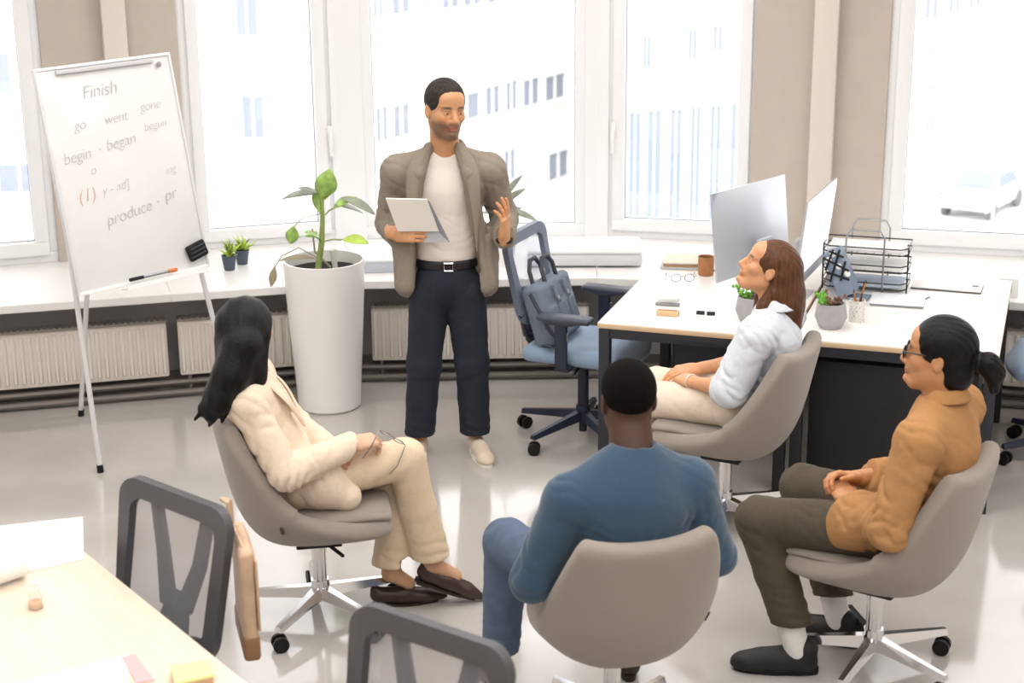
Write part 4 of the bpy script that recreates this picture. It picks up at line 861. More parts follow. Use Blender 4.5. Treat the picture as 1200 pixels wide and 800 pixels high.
# ================================================================== NEAR TABLE
TZ = .735; m_tw = M_wood('table_birch', '#e3d0bb', '#e8d8c6', .35, 3, (1, 14, 1))
c0 = U(98, 645, TZ); c1 = U(290, 800, TZ); te = (c1 - c0); te.z = 0; te.normalize(); tn = Vector((te.y, -te.x, 0))  # tn points off to the side the table lies on
if tn.x > 0: tn = -tn
org = c0 - te * .28; ta = math.atan2(te.y, te.x)
tb = thing('work_table', 'birch topped work table with papers in the near corner', 'table', (org.x, org.y, 0), ta)
sgn = -1 if (Vector((-te.y, te.x, 0)).dot(tn) < 0) else 1
TLn, TWd = 2.3, .85
B().box((TLn / 2, sgn * TWd / 2, TZ - .0125), (TLn, TWd, .025), 0, .003).obj('table_top', m_tw, tb)
for x in (.06, TLn - .06):
    for y in (.06, TWd - .06): B().box((x, sgn * y, (TZ - .025) / 2), (.05, .05, TZ - .025), 0, .003).obj('leg', m_leg, tb)
for y in (.06, TWd - .06): B().box((TLn / 2, sgn * y, TZ - .048), (TLn - .17, .04, .045)).obj('rail', m_leg, tb)
for x in (.06, TLn - .06): B().box((x, sgn * TWd / 2, TZ - .048), (.04, TWd - .17, .045)).obj('rail', m_leg, tb)
def quad_sheet(name, label, cat, px4, z, h, mat, group=None):
    p = [U(x, y, z) for x, y in px4]; o = B().hexa([(q.x, q.y, z) for q in p] + [(q.x, q.y, z + h) for q in p]).obj(name, mat, smooth=False); return tag(o, label, cat, group)
quad_sheet('paper_sheet', 'large white sheet spread over the far end of the birch table', 'paper', ((-60, 700), (40, 670), (101, 652), (97, 604), (0, 617), (-60, 630)), TZ, .002, m_paper) if False else None
p4 = [U(x, y, TZ + .001) for x, y in ((-55, 690), (98, 655), (97, 606), (-50, 622))]
o = B().hexa([(q.x, q.y, TZ + .0005) for q in p4] + [(q.x, q.y, TZ + .003) for q in p4]).obj('paper_sheet', m_paper, smooth=False); tag(o, 'large white sheet overhanging the far edge of the birch table', 'paper')
o = quad_sheet('paper_sheet', 'white printed sheet with a pink marker stripe near the table edge', 'paper', ((0, 812), (150, 812), (150, 767), (20, 800)), TZ + .0005, .0015, m_paper)
rl = thing('paper_roll', 'loosely rolled white paper lying on the overhanging sheet', 'paper roll'); a_, b_ = U(-70, 692, TZ + .04), U(26, 660, TZ + .04)
B().cyl(a_ + Vector((0, 0, .008)), b_ + Vector((0, 0, .008)), .045, seg=28).obj('roll', m_paper, rl); B().cyl(b_ + Vector((0, 0, .008)), b_ + (b_ - a_).normalized() * .002 + Vector((0, 0, .008)), .028, seg=20).obj('roll_end', M('paper_shade', '#d8d6d4', .8), rl)
q = [U(x, y, TZ + .0025) for x, y in ((142, 770), (158, 766), (182, 797), (160, 800))]
o = B().hexa([(v.x, v.y, TZ + .0022) for v in q] + [(v.x, v.y, TZ + .0035) for v in q]).obj('sticky_note', M('note_pink', '#f0aeb0', .8), smooth=False); tag(o, 'pink sticky strip on the white sheet at the near table', 'sticky note')
sn = thing('sticky_note_pad', 'yellow green sticky note pad on a tan block at the table edge', 'sticky notes', (0, 0, 0)); q = [U(x, y, TZ + .03) for x, y in ((205, 800), (250, 790), (246, 772), (200, 779))]
B().hexa([(v.x, v.y, TZ) for v in q] + [(v.x, v.y, TZ + .022) for v in q]).obj('block', M('note_block', '#c9a47e', .8), sn, smooth=False); B().hexa([(v.x, v.y, TZ + .022) for v in q] + [(v.x, v.y, TZ + .03) for v in q]).obj('top_note', M('note_lime', '#dfe6a0', .8), sn, smooth=False)
jr = U(42, 712, TZ); j_ = thing('glass_jar', 'small clear glass bottle standing beside the rolled paper', 'jar', (jr.x, jr.y, TZ)); m_clear = M_see('clear_glass', '#ffffff', .22, .03, True)
B().lathe([(0, 0), (.022, 0), (.025, .008), (.025, .04), (.012, .056), (.012, .07), (.015, .074), (.012, .074)], seg=20).obj('bottle', m_clear, j_); B().lathe([(0, .004), (.02, .004), (.02, .02), (0, .02)], seg=16).obj('contents', M('amber', '#c9a27a', .4), j_); B().cyl((0, 0, .07), (0, 0, .082), .011, seg=14).obj('stopper', m_white, j_)

# ================================================================== BAG ON THE CHARCOAL CHAIR
m_tan = M('leather_tan', '#c6a88c', .5, var=.1, vscale=20); m_brn = M('leather_brown', '#8f6849', .5, var=.1, vscale=20)
hk = U(271, 592, .955); yb = hk.y - .02
bag = thing('shoulder_bag', 'tan leather shoulder bag hanging by its strap from the charcoal chair', 'bag')
def hb(px, py, dy=0): return W(px, py, yb + dy)
S0 = hb(287, 690); tiltb = frame(S0, (W(300, 690, yb) - S0) + Vector((0, -.0, 0)), hb(272, 640) - hb(288, 760)).to_3x3()
k1 = (hb(277, 643) - hb(296, 770)).length
S_ = SDF(np.array(S0) - .25, np.array(S0) + .25, .006); S_.box(S0, (.135, .028, k1 * .5), frame(S0, (.92, .1, 0), hb(280, 640) - hb(288, 768)).to_3x3() @ Matrix.Rotation(rad(90), 3, 'Z') @ Matrix.Rotation(rad(-90), 3, 'Z'), .02, 0)
RB = frame(S0, (.93, .25, 0), hb(278, 640) - hb(290, 768)).to_3x3()
S_.f[:] = 1; S_.box(S0, (.13, .022, k1 * .48), RB, .018, 0); V, F = S_.mesh(); np_mesh('body', V, F, m_tan, bag)
B().box(S0 + RB @ Vector((.0, .025, .03)), (.262, .008, k1 * .62), rot=RB, bevel=.003).obj('flap', m_tan, bag)
B().box(S0 + RB @ Vector((.0, .0, -k1 * .38)), (.268, .050, k1 * .22), rot=RB, bevel=.012).obj('bottom_panel', m_brn, bag)
for sx in (-1, 1): B().tube([S0 + RB @ Vector((sx * .11, 0, k1 * .44)), hk + Vector((0, -.02 + sx * .02, -.06)), hk + Vector((-.004, sx * .012 - .01, .016)), hk + Vector((-.03, .02, .012))], .008, 6).obj('strap', m_tan, bag)
B().box(S0 + RB @ Vector((0, .031, -.01)), (.03, .008, .035), rot=RB, bevel=.003).obj('clasp', m_steel, bag)

for o in (ea_, er, mk, rl, sn, bag): rebase(o)

# ================================================================== PEOPLE
def skin_mat(): return M('skin', '#c99a78', .5, attr='Col', var=.04, vscale=60, sss=.08)
def lin3(h): return np.array(lin(h)[:3])
def hand_sdf(side, curls, thumb=(.5, .4), size=1.0, forearm=None, fr=(.026, .042), h=.003, spread=1.0):
    """right hand: fingers +y, back +z, thumb at -x; curls = bend of each finger's three joints (index..little)"""
    g = 1 if side == 'R' else -1
    lo = [-.10, -.09, -.12]; hi = [.10, .22, .09]
    if forearm is not None:
        for i in range(3): lo[i] = min(lo[i], forearm[i] - .06); hi[i] = max(hi[i], forearm[i] + .06)
    S_ = SDF(lo, hi, h); z = size
    S_.box((0, .05 * z, 0), (.040 * z, .050 * z, .013 * z), None, .013 * z, .0)
    S_.cone((0, -.02, 0), (0, .03 * z, 0), .026 * z, .030 * z, .02, ((0, 0, 1), .72))
    S_.ell((-g * .024 * z, .035 * z, -.008 * z), (.018 * z, .032 * z, .016 * z), None, .012)
    bx = [-.030, -.010, .010, .029]; by = [.094, .098, .094, .086]; ln = [.072, .080, .074, .058]; rd = [.0088, .0092, .0088, .0078]
    for i in range(4):
        p = np.array([g * bx[i] * z, by[i] * z, 0.]); a = 0; fx = g * bx[i] * .9 * spread
        for j, (part, cu) in enumerate(zip((.45, .30, .25), curls[i])):
            a += cu; q = p + np.array([math.sin(fx) * math.cos(a) * 4 * .25, math.cos(a), -math.sin(a)]) * ln[i] * part * z * 1.05
            S_.cone(p, q, rd[i] * z * (1 - .07 * j), rd[i] * z * (1 - .07 * (j + 1)), .004); p = q
    p = np.array([-g * .022 * z, .020 * z, -.004]); a, c = thumb; d = np.array([-g * math.sin(a + .35), math.cos(a + .35), -math.sin(c) * .8]); d /= np.linalg.norm(d)
    q = p + d * .045 * z; S_.cone(p, q, .013 * z, .0108 * z, .008); d2 = d + np.array([g * .35, .25, -.25 * c]); d2 /= np.linalg.norm(d2); q2 = q + d2 * .030 * z; S_.cone(q, q2, .0105 * z, .0095 * z, .004); S_.cone(q2, q2 + d2 * .020 * z, .0095 * z, .0075 * z, .003)
    if forearm is not None: S_.cone((0, -.015, 0), forearm, fr[0] * z, fr[1] * z, .015)
    return S_.mesh()
RELAX = [(.25, .35, .25), (.3, .4, .3), (.35, .45, .3), (.4, .5, .35)]
FIST = [(1.2, 1.3, .8), (1.25, 1.35, .8), (1.3, 1.4, .8), (1.3, 1.4, .8)]
GRIP = [(.7, .7, .5), (.75, .8, .5), (.8, .8, .5), (.8, .8, .5)]
OPEN = [(.05, .15, .1), (.15, .2, .15), (.3, .3, .2), (.45, .4, .25)]
def hand_at(side, wrist, d, back, elbow, curls, col3, thumb=(.5, .4), size=1.0, fr=(.026, .042)):
    fm = frame(wrist, d, back); fe = np.array(fm.inverted() @ Vector(elbow)); V, F = hand_sdf(side, curls, thumb, size, fe * .8, fr)
    C = np.tile(np.append(col3, 1), (len(V), 1)); tipm = V[:, 1] > .12; C[tipm, :3] *= np.array([1.05, .95, .93])
    return xf(V, fm), F, C
def head_at(c, look, up, neck_to, skin, male=True, size=1.0, neck_r=.055, stubble=0, brow='#3a2a20', lip='#b0705f', h=.003, nose=1.0):
    fm = frame(c, look, up); nl = np.array(fm.inverted() @ Vector(neck_to)) / size
    lo = np.minimum([-.10, -.13, -.20], nl - .08); hi = np.maximum([.10, .14, .14], nl + .08); S_ = SDF(lo, hi, h); mj = 1.0 if male else .92
    S_.ell((0, -.014, .036), (.075, .096, .084), None, .02); S_.ell((0, .022, -.03), (.062 * mj, .068, .085), None, .03)
    S_.cone((0, .035, -.065), (0, .066, -.096), .044 * mj, .024 * mj, .02, ((0, 1, 0), 1.0)); S_.cone((.045 * mj, -.005, -.055), (.018, .06, -.098), .022, .018, .02); S_.cone((-.045 * mj, -.005, -.055), (-.018, .06, -.098), .022, .018, .02)
    S_.ell((0, .070, .020), (.052, .018, .013), None, .014); S_.ell((0, .055, .055), (.05, .03, .03), None, .03)
    for g in (-1, 1):
        S_.ell((g * .040, .058, -.020), (.022, .022, .020), None, .02); S_.ell((g * .031, .094, .002), (.017, .014, .010), None, .012, True)
        S_.ell((g * .031, .077, .002), (.014, .010, .011), None, .004)
        S_.ell((g * .076, -.010, -.006), (.009, .020, .032), np.array(Matrix.Rotation(g * .25, 3, 'Z')), .006); S_.ell((g * .086, -.006, -.004), (.006, .010, .018), None, .005, True)
        S_.ell((g * .012, .092, -.034), (.010, .011, .008), None, .006)
    S_.cone((0, .084, .014), (0, .100 + .006 * nose, -.028), .0085, .0125, .010); S_.ell((0, .082, -.050), (.028, .014, .018), None, .014)
    S_.ell((0, .092, -.057), (.023, .008, .0055), None, .004); S_.ell((0, .090, -.0675), (.019, .008, .0065), None, .004); S_.box((0, .101, -.0622), (.020, .006, .0012), None, .001, .003, True); S_.ell((0, .090, -.090), (.018, .012, .012), None, .012)
    S_.cone((0, -.022, -.045), nl, neck_r * .98, neck_r * 1.15, .03)
    V, F = S_.mesh(); x, y, z = V.T; C = np.ones((len(V), 4)); C[:, :3] = skin
    def mixm(w, colr): C[:, :3] = C[:, :3] * (1 - w[:, None]) + lin3(colr) * w[:, None]
    sm = lambda v, a, b: np.clip((v - a) / (b - a), 0, 1)
    ck = np.exp(-(((np.abs(x) - .04) / .02) ** 2 + ((z + .022) / .02) ** 2)) * (y > .03); C[:, :3] *= 1 + ck[:, None] * np.array([.05, -.03, -.03])
    if stubble:
        w = sm(-z, .028, .05) * sm(y, -.02, .02) * sm(z, -.135, -.105) * stubble; w *= 1 - .55 * np.exp(-((x / .012) ** 2 + ((z + .04) / .01) ** 2)); mixm(np.clip(w, 0, 1), brow)
    w = (np.exp(-((x / .026) ** 4 + ((z + .0625) / .0095) ** 4)) * (y > .075)); mixm(w * .8, lip)
    ax = np.abs(x); w = np.exp(-(((ax - .032) / .021) ** 4 + ((z - .0245 - .10 * (ax - .02) * (ax < .032)) / .0055) ** 4)) * (y > .05); mixm(w * .9, brow)
    w = np.exp(-(((ax - .031) / .014) ** 4 + ((z - .009) / .003) ** 4)) * (y > .06); mixm(w * .6, brow)
    return xf(V * size, fm), F, C, fm
def eyes(fm, parent, size=1.0, iris='#3d2a1c'):
    for g in (-1, 1):
        e = B().sph(fm @ (Vector((g * .031, .0770, .0015)) * size), .0098 * size, 14).obj('eye', M('eye_white', '#b9aca0', .4), parent)
        B().sph(fm @ (Vector((g * .031, .0822, .0015)) * size), .0060 * size, 10).obj('iris', M('iris_' + iris[1:], iris, .2), e)
def body_mesh(pieces, parent, name='body'):
    V = []; F = []; C = []; n = 0
    for v, f, c in pieces: V.append(v); F.append(f + n); C.append(c); n += len(v)
    return np_mesh(name, np.concatenate(V), np.concatenate(F), skin_mat(), parent, np.concatenate(C))
def core(J, skin, legs=True, h=.011, k=.86):
    """hidden trunk and limbs that join head, hands and feet into one figure"""
    P = np.array([v for v in J.values() if len(v) == 3]); S_ = SDF(P.min(0) - .2, P.max(0) + .2, h); fd = J['fwd']; fl = (fd, .68)
    S_.chain([J['pelvis'], J['waist'], J['chest']], [.13 * k, .115 * k, .14 * k], .05, fl); S_.cone(J['chest'], J['neck'], .12 * k, .05, .04, fl)
    for s in 'LR':
        S_.chain([J['neck'], J['sh' + s], J['el' + s], J['wr' + s]], [.05, .048 * k, .036 * k, .026], .03)
        if legs: S_.chain([J['pelvis'], J['hip' + s], J['kn' + s], J['an' + s]], [.09 * k, .075 * k, .05 * k, .033], .03)
    V, F = S_.mesh(); return V, F, np.tile(np.append(skin, 1), (len(V), 1))
def sit(key):
    (cx, cy), yaw, _ = SEATS[key]; a = rad(yaw); fw = np.array([math.cos(a), math.sin(a), 0]); lf = np.array([-fw[1], fw[0], 0])
    return (lambda f, s, z: np.array([cx, cy, 0]) + fw * f + lf * s + np.array([0, 0, z])), fw, lf
def shoe(parent, heel, toe, up, mat, sole_mat, ln=.26, style='sneaker', wid=1.0, name='shoe'):
    """heel: point on the sole under the heel; toe: direction"""
    fm = frame(heel, Vector(toe), Vector(up)); S_ = SDF((-.07, -.06, -.01), (.07, ln + .05, .16), .005); s = ln / .27; w = wid
    S_.cone((0, .0, .040), (0, .09 * s, .040), .036 * w, .036 * w, .02); S_.cone((0, .09 * s, .036), (0, .18 * s, .026), .038 * w, .036 * w, .02); S_.ell((0, .195 * s, .024), (.036 * w, .055 * s, .026), None, .02)
    if style == 'sneaker': S_.ell((0, .19 * s, .034), (.042 * w, .058 * s, .034), None, .02); S_.cone((0, .03, .05), (0, .15 * s, .042), .040 * w, .040 * w, .02); S_.cone((0, .005, .05), (0, .0, .095), .038, .040, .02); S_.cone((0, .05 * s, .06), (0, .13 * s, .048), .034, .03, .02)
    if style == 'loafer': S_.ell((0, .21 * s, .020), (.026 * w, .075 * s, .018), None, .015); S_.cone((0, -.02, .045), (0, -.022, .065), .024, .02, .015); S_.ell((0, .055, .095), (.030, .085, .045), None, .006, True)
    if style == 'slip': S_.cone((0, -.005, .05), (0, -.008, .07), .034, .032, .015); S_.ell((0, .02, .115), (.032, .06, .04), None, .005, True)
    S_.box((0, .1, -.04), (.2, .3, .05), None, .001, 0, True); V, F = S_.mesh(); o = np_mesh(name, xf(V, fm), F, mat, parent)
    pts = []
    for k in range(28):
        a = 2 * math.pi * k / 28; yy = .1 * s + math.cos(a) * .142 * s; ww = (.040 if yy > .08 else .036) * w * (abs(math.sin(a)) ** .7) * (1 if style != 'loafer' or yy < .17 * s else .8); pts.append((math.copysign(ww, math.sin(a)), yy))
    b = B().prism(pts, 0, .024 if style != 'loafer' else .010)
    if style == 'loafer': b.box((0, -.005, -.0), (.05, .05, .012))
    so_ = b.obj('sole', sole_mat, o); so_.data.transform(fm)
    return o, fm
m_hairK = M('hair_black', '#0d0b0d', .42, var=.3, vscale=9, bump=.4, bscale=26, stretch=(9, 9, .8), spec=.22)
m_hairB = M('hair_brown', '#5b3a25', .42, var=.35, vscale=9, bump=.4, bscale=26, stretch=(9, 9, .8), spec=.25)
m_hairG = M('hair_dark_grey', '#352f2b', .7, var=.35, vscale=60, bump=.5, bscale=220, spec=.2)
m_hairC = M('hair_cropped', '#0f0c0b', .9, var=.2, vscale=150, bump=.6, bscale=300, spec=.1)
def hair_cap(h=.004, ext=(.1, .15, .5), grow=.010):
    S_ = SDF((-ext[0], -ext[1], -ext[2]), (ext[0], .12, .15), h); S_.ell((0, -.016, .040), (.076 + grow, .096 + grow, .083 + grow), None, 0); return S_
def cloth(name, S_, mat, parent): V, F = S_.mesh(); return np_mesh(name, V, F, mat, parent)
def box_around(J, keys, pad, h):
    P = np.array([J[k] for k in keys]); return SDF(P.min(0) - pad, P.max(0) + pad, h)
def trousers(J, parent, mat, rt=.088, rk=.068, rs=.060, rh=.058, hem=.92, h=.007, fold=.004, seat=.125, name='trousers', kneefold=True):
    S_ = box_around(J, ['pelvis', 'hipL', 'hipR', 'knL', 'knR', 'anL', 'anR'], .17, h); fd = J['fwd']
    top = J['pelvis'] + (J['waist'] - J['pelvis']) * .22
    S_.cone(J['pelvis'], top, seat, seat * .93, .03, (fd, .74))
    for s in 'LR':
        a, k_, e = J['hip' + s], J['kn' + s], J['an' + s]; e2 = k_ + (e - k_) * hem; d = e2 - k_; d /= np.linalg.norm(d)
        S_.cone(J['pelvis'], a, seat * .8, rt * 1.05, .03); S_.cone(a, k_, rt, rk, .02); S_.cone(k_, k_ + (e2 - k_) * .5, rk, rs, .02); S_.cone(k_ + (e2 - k_) * .5, e2 + d * .02, rs, rh, .015)
        S_.box(e2 + d * .06, (.12, .12, .06), frame(e2, (1, .01, .02), d).to_3x3(), .004, .004, True)
        n = np.cross(k_ - a, e - k_) if np.linalg.norm(np.cross(k_ - a, e - k_)) > 1e-3 else np.array([1., 0, 0])
        S_.fold(k_, .13, (k_ - a) / np.linalg.norm(k_ - a) + d, 55, fold, .7); S_.fold(a, .13, (k_ - a), 45, fold * 1.3, 1.9); S_.fold(e2, .14, d, 60, fold, 2.2); S_.fold((a + k_) / 2, .12, (.4, .5, 1), 40, fold * .7, .3)
    return cloth(name, S_, mat, parent)
def top_sdf(J, h=.007, hip=.135, waist=.125, chest=.15, sh=.066, slv=(.062, .054, .046), cuff=1.0, flat=.70, low=.0, k=.035, neck_r=.062, drop=None, elong=0):
    keys = ['pelvis', 'chest', 'neck', 'shL', 'shR', 'elL', 'elR', 'wrL', 'wrR']; S_ = box_around(J, keys, .2, h); fd = J['fwd']; fl = (fd, flat)
    base = J['pelvis'] + (J['pelvis'] - J['waist']) * low
    S_.chain([base, J['waist'], J['chest']], [hip, waist, chest], k, fl); S_.cone(J['chest'], J['chest'] + (J['neck'] - J['chest']) * .55, chest * .98, chest * .66, k, (fd, flat * .95))
    for s in 'LR':
        S_.cone(J['neck'] + (J['chest'] - J['neck']) * .12, J['sh' + s], .058, sh, .045); S_.cone(J['chest'], J['sh' + s], chest * .5, sh * .8, .05)
        S_.cone(J['sh' + s], J['el' + s], slv[0], slv[1], .022)
        e, w = J['el' + s], J['wr' + s]; w2 = e + (w - e) * cuff; d = (w - e) / np.linalg.norm(w - e)
        if cuff > .05:
            S_.cone(e, w2, slv[1], slv[2], .018); S_.box(w2 + d * .03, (.09, .09, .03), frame(w2, (.3, .2, .9) if abs(d[2]) < .8 else (1, 0, 0), d).to_3x3(), .003, .004, True)
    return S_
def arm_folds(S_, J, amp=.004):
    amp *= 1.7
    for s in 'LR':
        a, e, w = J['sh' + s], J['el' + s], J['wr' + s]; S_.fold(e, .10, (e - a) / np.linalg.norm(e - a) + (w - e) / np.linalg.norm(w - e), 70, amp, .4); S_.fold((a + e) / 2, .10, (e - a) + np.array([.1, .05, 0]), 50, amp, 1.5); S_.fold((e + w) / 2, .09, (w - e), 65, amp, 2.1); S_.fold(a, .1, (.5, .3, 1), 45, amp * .8, 0)
    return S_

def collar(parent, c, fwd, r, h, gap, mat, fall, point=1.4):
    """turned-down collar round the neck, open towards fwd"""
    f = Vector(fwd).normalized(); f.z = 0; f.normalize(); l = Vector((-f.y, f.x, 0)); c = Vector(c); rows = []
    for k in range(25):
        a = gap + (2 * math.pi - 2 * gap) * k / 24; d = f * math.cos(a) * 1.05 + l * math.sin(a); fr = max(0, math.cos(a)); fall_ = fall * (1 + (point - 1) * fr)
        up = h * (1 - .45 * fr); b0 = c + Vector((0, 0, -.05 * fr))
        rows.append([b0 + d * r * 1.02 + Vector((0, 0, -.015)), b0 + d * r + Vector((0, 0, up * .6)), b0 + d * (r * 1.06) + Vector((0, 0, up)), b0 + d * (r * 1.18) + Vector((0, 0, up * .75)), b0 + d * (r * 1.30 + fall_ * .25) + Vector((0, 0, up * .75 - fall_ * .8))])
    o = B().grid(rows).obj('collar', mat, parent, angle=180); solidify(o, .005); md = o.modifiers.new('sub', 'SUBSURF'); md.levels = 1; md.render_levels = 1
    return o

# ---------------------------------------------------------------- 1. standing man
P1 = thing('person', 'standing man in a grey blazer and navy trousers holding a tablet', 'person', (-.30, 7.5, 0))
def w3(px, py, Y): return np.array(W(px, py, Y))
J = dict(fwd=(.06, -1, 0), pelvis=w3(524, 326, 7.52), waist=w3(523, 275, 7.52), chest=w3(521, 222, 7.52), neck=w3(523, 176, 7.53), shL=w3(573, 200, 7.52), shR=w3(466, 202, 7.52), elL=w3(591, 254, 7.60), elR=w3(456, 262, 7.62), wrL=w3(591, 279, 7.36), wrR=w3(466, 276, 7.40),
         hipL=w3(545, 338, 7.52), hipR=w3(504, 338, 7.52), knL=w3(553, 424, 7.50), knR=w3(497, 426, 7.50), anL=w3(557, 517, 7.52), anR=w3(492, 520, 7.50))
for s in 'LR': J['an' + s][2] = .085
sk = lin3('#c9946c'); hd = head_at(w3(522, 128, 7.46), (.50, -1, -.10), (.03, .05, 1), J['chest'] + (J['neck'] - J['chest']) * .8, sk, True, 1.07, .058, .72, '#3b2c22', '#a8685a')
hl = hand_at('L', w3(591, 277, 7.35), (.05, -.25, 1), (.75, -.35, .1), J['elL'], OPEN, sk, (.7, .2), 1.02)
hr = hand_at('R', w3(463, 273, 7.37), (.95, -.35, .02), (-.10, -.95, .15), J['elR'], [(.45, .35, .2)] * 4, sk, (.9, .8), 1.02)
body_mesh([hd[:3], hl, hr, core(J, sk)], P1); eyes(hd[3], P1, 1.07)
S_ = hair_cap(.004, (.1, .15, .12), .007); S_.ell((0, .115, -.035), (.105, .100, .122), None, .01, True); S_.ell((0, .05, -.06), (.12, .075, .075), None, .01, True); S_.box((0, 0, -.12), (.2, .2, .055), None, .001, .01, True); S_.fold((0, 0, .05), .12, (1, .6, .2), 160, .0016)
V, F = S_.mesh(); np_mesh('hair', xf(V * 1.07, hd[3]), F, m_hairG, P1)
m_navy = M('navy_cotton', '#171e2b', .85, var=.12, vscale=12, bump=.15, bscale=300, crease=.4)
trousers(J, P1, m_navy, .098, .080, .074, .072, .955, .007, .0045, .145)
m_tee = M('tee_cream', '#e6ddd5', .9, var=.02, vscale=10, crease=.25)
S_ = top_sdf(J, .007, .142, .136, .152, .062, (.058, .05, .045), .0, .70); S_.cone(J['neck'] + np.array([0, -.02, .01]), J['neck'] + np.array([0, -.06, .16]), .056, .075, .006, None, True)
zb = w3(524, 306, 7.45)[2]; S_.box((J['pelvis'][0], 7.5, zb - .25), (.4, .4, .25), None, .001, .004, True); S_.fold(J['waist'], .16, (.3, 0, 1), 60, .0045, .6); S_.fold(J['waist'] + np.array([.06, 0, -.05]), .12, (-.5, 0, 1), 70, .004, 2); cloth('tee_shirt', S_, m_tee, P1)
S_ = SDF(J['pelvis'] - .22, J['pelvis'] + .22, .005); S_.cone(np.array([J['pelvis'][0], 7.52, zb - .022]), np.array([J['pelvis'][0], 7.52, zb - .012]), .150, .150, 0, ((0, 1, 0), .74)); S_.box((J['pelvis'][0], 7.5, zb - .235), (.4, .4, .2), None, .001, 0, True); S_.box((J['pelvis'][0], 7.5, zb + .2 + .005), (.4, .4, .2), None, .001, 0, True)
belt = cloth('belt', S_, M('belt_black', '#15151a', .4), P1); bq = np.array([J['pelvis'][0] + .012, 7.52 - .150 * .74 - .008, zb - .016])
b = B(); b.tube([Vector(bq) + Vector(q) for q in ((-.02, 0, -.018), (.02, -.001, -.018), (.02, -.001, .018), (-.02, 0, .018))], .004, 6, True); b.obj('buckle', m_chrome, belt)
m_blz = M('blazer_taupe', '#8b8174', .9, var=.06, vscale=90, bump=.2, bscale=350, crease=.5)
Jb = dict(J); S_ = top_sdf(Jb, .007, .165, .158, .170, .075, (.073, .062, .052), .97, .74, .35)
cx = J['chest'][0]
for g, s in ((-1, 'R'), (1, 'L')):
    S_.cone((cx + g * .10, 7.43, 1.36), (cx + g * .185, 7.43, .86), .045, .050, .03, ((0, 1, 0), .6)); S_.cone((cx + g * .17, 7.50, 1.05), (cx + g * .175, 7.52, .84), .075, .07, .03)
S_.box((cx + .008, 7.20, 1.02), (.135, .275, .20), None, .01, .008, True); S_.box((cx + .006, 7.20, 1.28), (.118, .275, .14), None, .01, .008, True); S_.box((cx + .004, 7.20, 1.52), (.088, .272, .16), None, .01, .008, True); S_.box((cx + .01, 7.22, .86), (.150, .275, .22), None, .02, .02, True)
S_.box((cx, 7.5, .775 - .3), (.5, .4, .3), None, .001, .01, True); S_.cone(J['neck'] + np.array([0, -.03, .02]), J['neck'] + np.array([0, -.08, .2]), .060, .075, .008, None, True)
for g in (-1, 1): S_.chain([(cx + g * .068, 7.475, 1.49), (cx + g * .112, 7.405, 1.38), (cx + g * .136, 7.392, 1.12)], [.022, .032, .012], .012)
S_.fold((cx - .15, 7.4, 1.1), .2, (1, 0, .25), 60, .005, .5); S_.fold((cx + .17, 7.4, 1.1), .22, (1, 0, -.2), 60, .006, 1.5); S_.fold((cx + .19, 7.45, .9), .15, (1, .2, 0), 75, .006, 0); arm_folds(S_, J, .0055)
blz = cloth('blazer', S_, m_blz, P1); collar(blz, J['neck'] + np.array([0, .0, .012]), (0, -1, 0), .066, .035, .75, m_blz, .028, 1.2)
for g in (-1, 1):
    i_ = [(.066, 7.450, 1.490), (.092, 7.392, 1.41), (.112, 7.362, 1.30), (.134, 7.362, 1.15), (.146, 7.370, 1.02)]; o_ = [(.100, 7.470, 1.492), (.158, 7.398, 1.425), (.172, 7.378, 1.33), (.160, 7.366, 1.18), (.150, 7.369, 1.02)]
    rows = [[Vector((cx + g * (a[0] * (1 - t) + c[0] * t), (a[1] * (1 - t) + c[1] * t) - .012 * math.sin(math.pi * t), a[2] * (1 - t) + c[2] * t)) for t in (0, .33, .66, 1)] for a, c in zip(i_, o_)]
    o = B().grid(rows).obj('lapel', m_blz, blz, angle=180); solidify(o, .008); md = o.modifiers.new('sub', 'SUBSURF'); md.levels = 2; md.render_levels = 2
m_cshoe = M('shoe_beige', '#cdbda9', .8); m_wsole = M('sole_white', '#efebe4', .6)
shoe(P1, (J['anL'][0], 7.53, 0), (.28, -1, 0), (0, 0, 1), m_cshoe, m_wsole, .27, 'slip', 1.1); shoe(P1, (J['anR'][0], 7.52, 0), (-.12, -1, 0), (0, 0, 1), m_cshoe, m_wsole, .27, 'slip', 1.1)
wq = Vector(w3(591, 281, 7.365)); B().tube([wq + Vector((.033 * math.cos(a), .033 * math.sin(a) * .9, .006 * math.sin(a))) for a in [2 * math.pi * k / 16 for k in range(16)]], .008, 6, True).obj('wrist_strap', m_black, P1)
# tablet with folded cover
tbl = thing('tablet', 'pale tablet with a folded grey cover held by the standing man', 'tablet')
q = [W(452, 233, 7.26), W(500, 234, 7.26), W(514, 271, 7.32), W(466, 271, 7.32)]; tn_ = (q[1] - q[0]).cross(q[3] - q[0]).normalized(); tn_ = tn_ if tn_.y > 0 else -tn_
B().hexa(q + [v + tn_ * .009 for v in q]).obj('slab', M('tablet_cream', '#e9e4dd', .5), tbl, smooth=False)
q2 = [W(499, 235, 7.27), W(503, 236, 7.285), W(527, 284, 7.33), W(493, 284, 7.33), W(476, 271, 7.33), W(513, 271, 7.325)]
B().hexa([W(500, 235, 7.273), W(503, 236, 7.28), W(527, 284, 7.345), W(514, 272, 7.335)] + [v + tn_ * .006 for v in (W(500, 235, 7.273), W(503, 236, 7.28), W(527, 284, 7.345), W(514, 272, 7.335))]).obj('cover_edge', M('tablet_grey', '#8e9198', .5), tbl, smooth=False)
q3 = [W(468, 270, 7.335), W(515, 270, 7.335), W(527, 284, 7.345), W(480, 284, 7.345)]; B().hexa(q3 + [v + tn_ * .006 for v in q3]).obj('cover_flap', M('tablet_flap', '#b7bac0', .5), tbl, smooth=False)

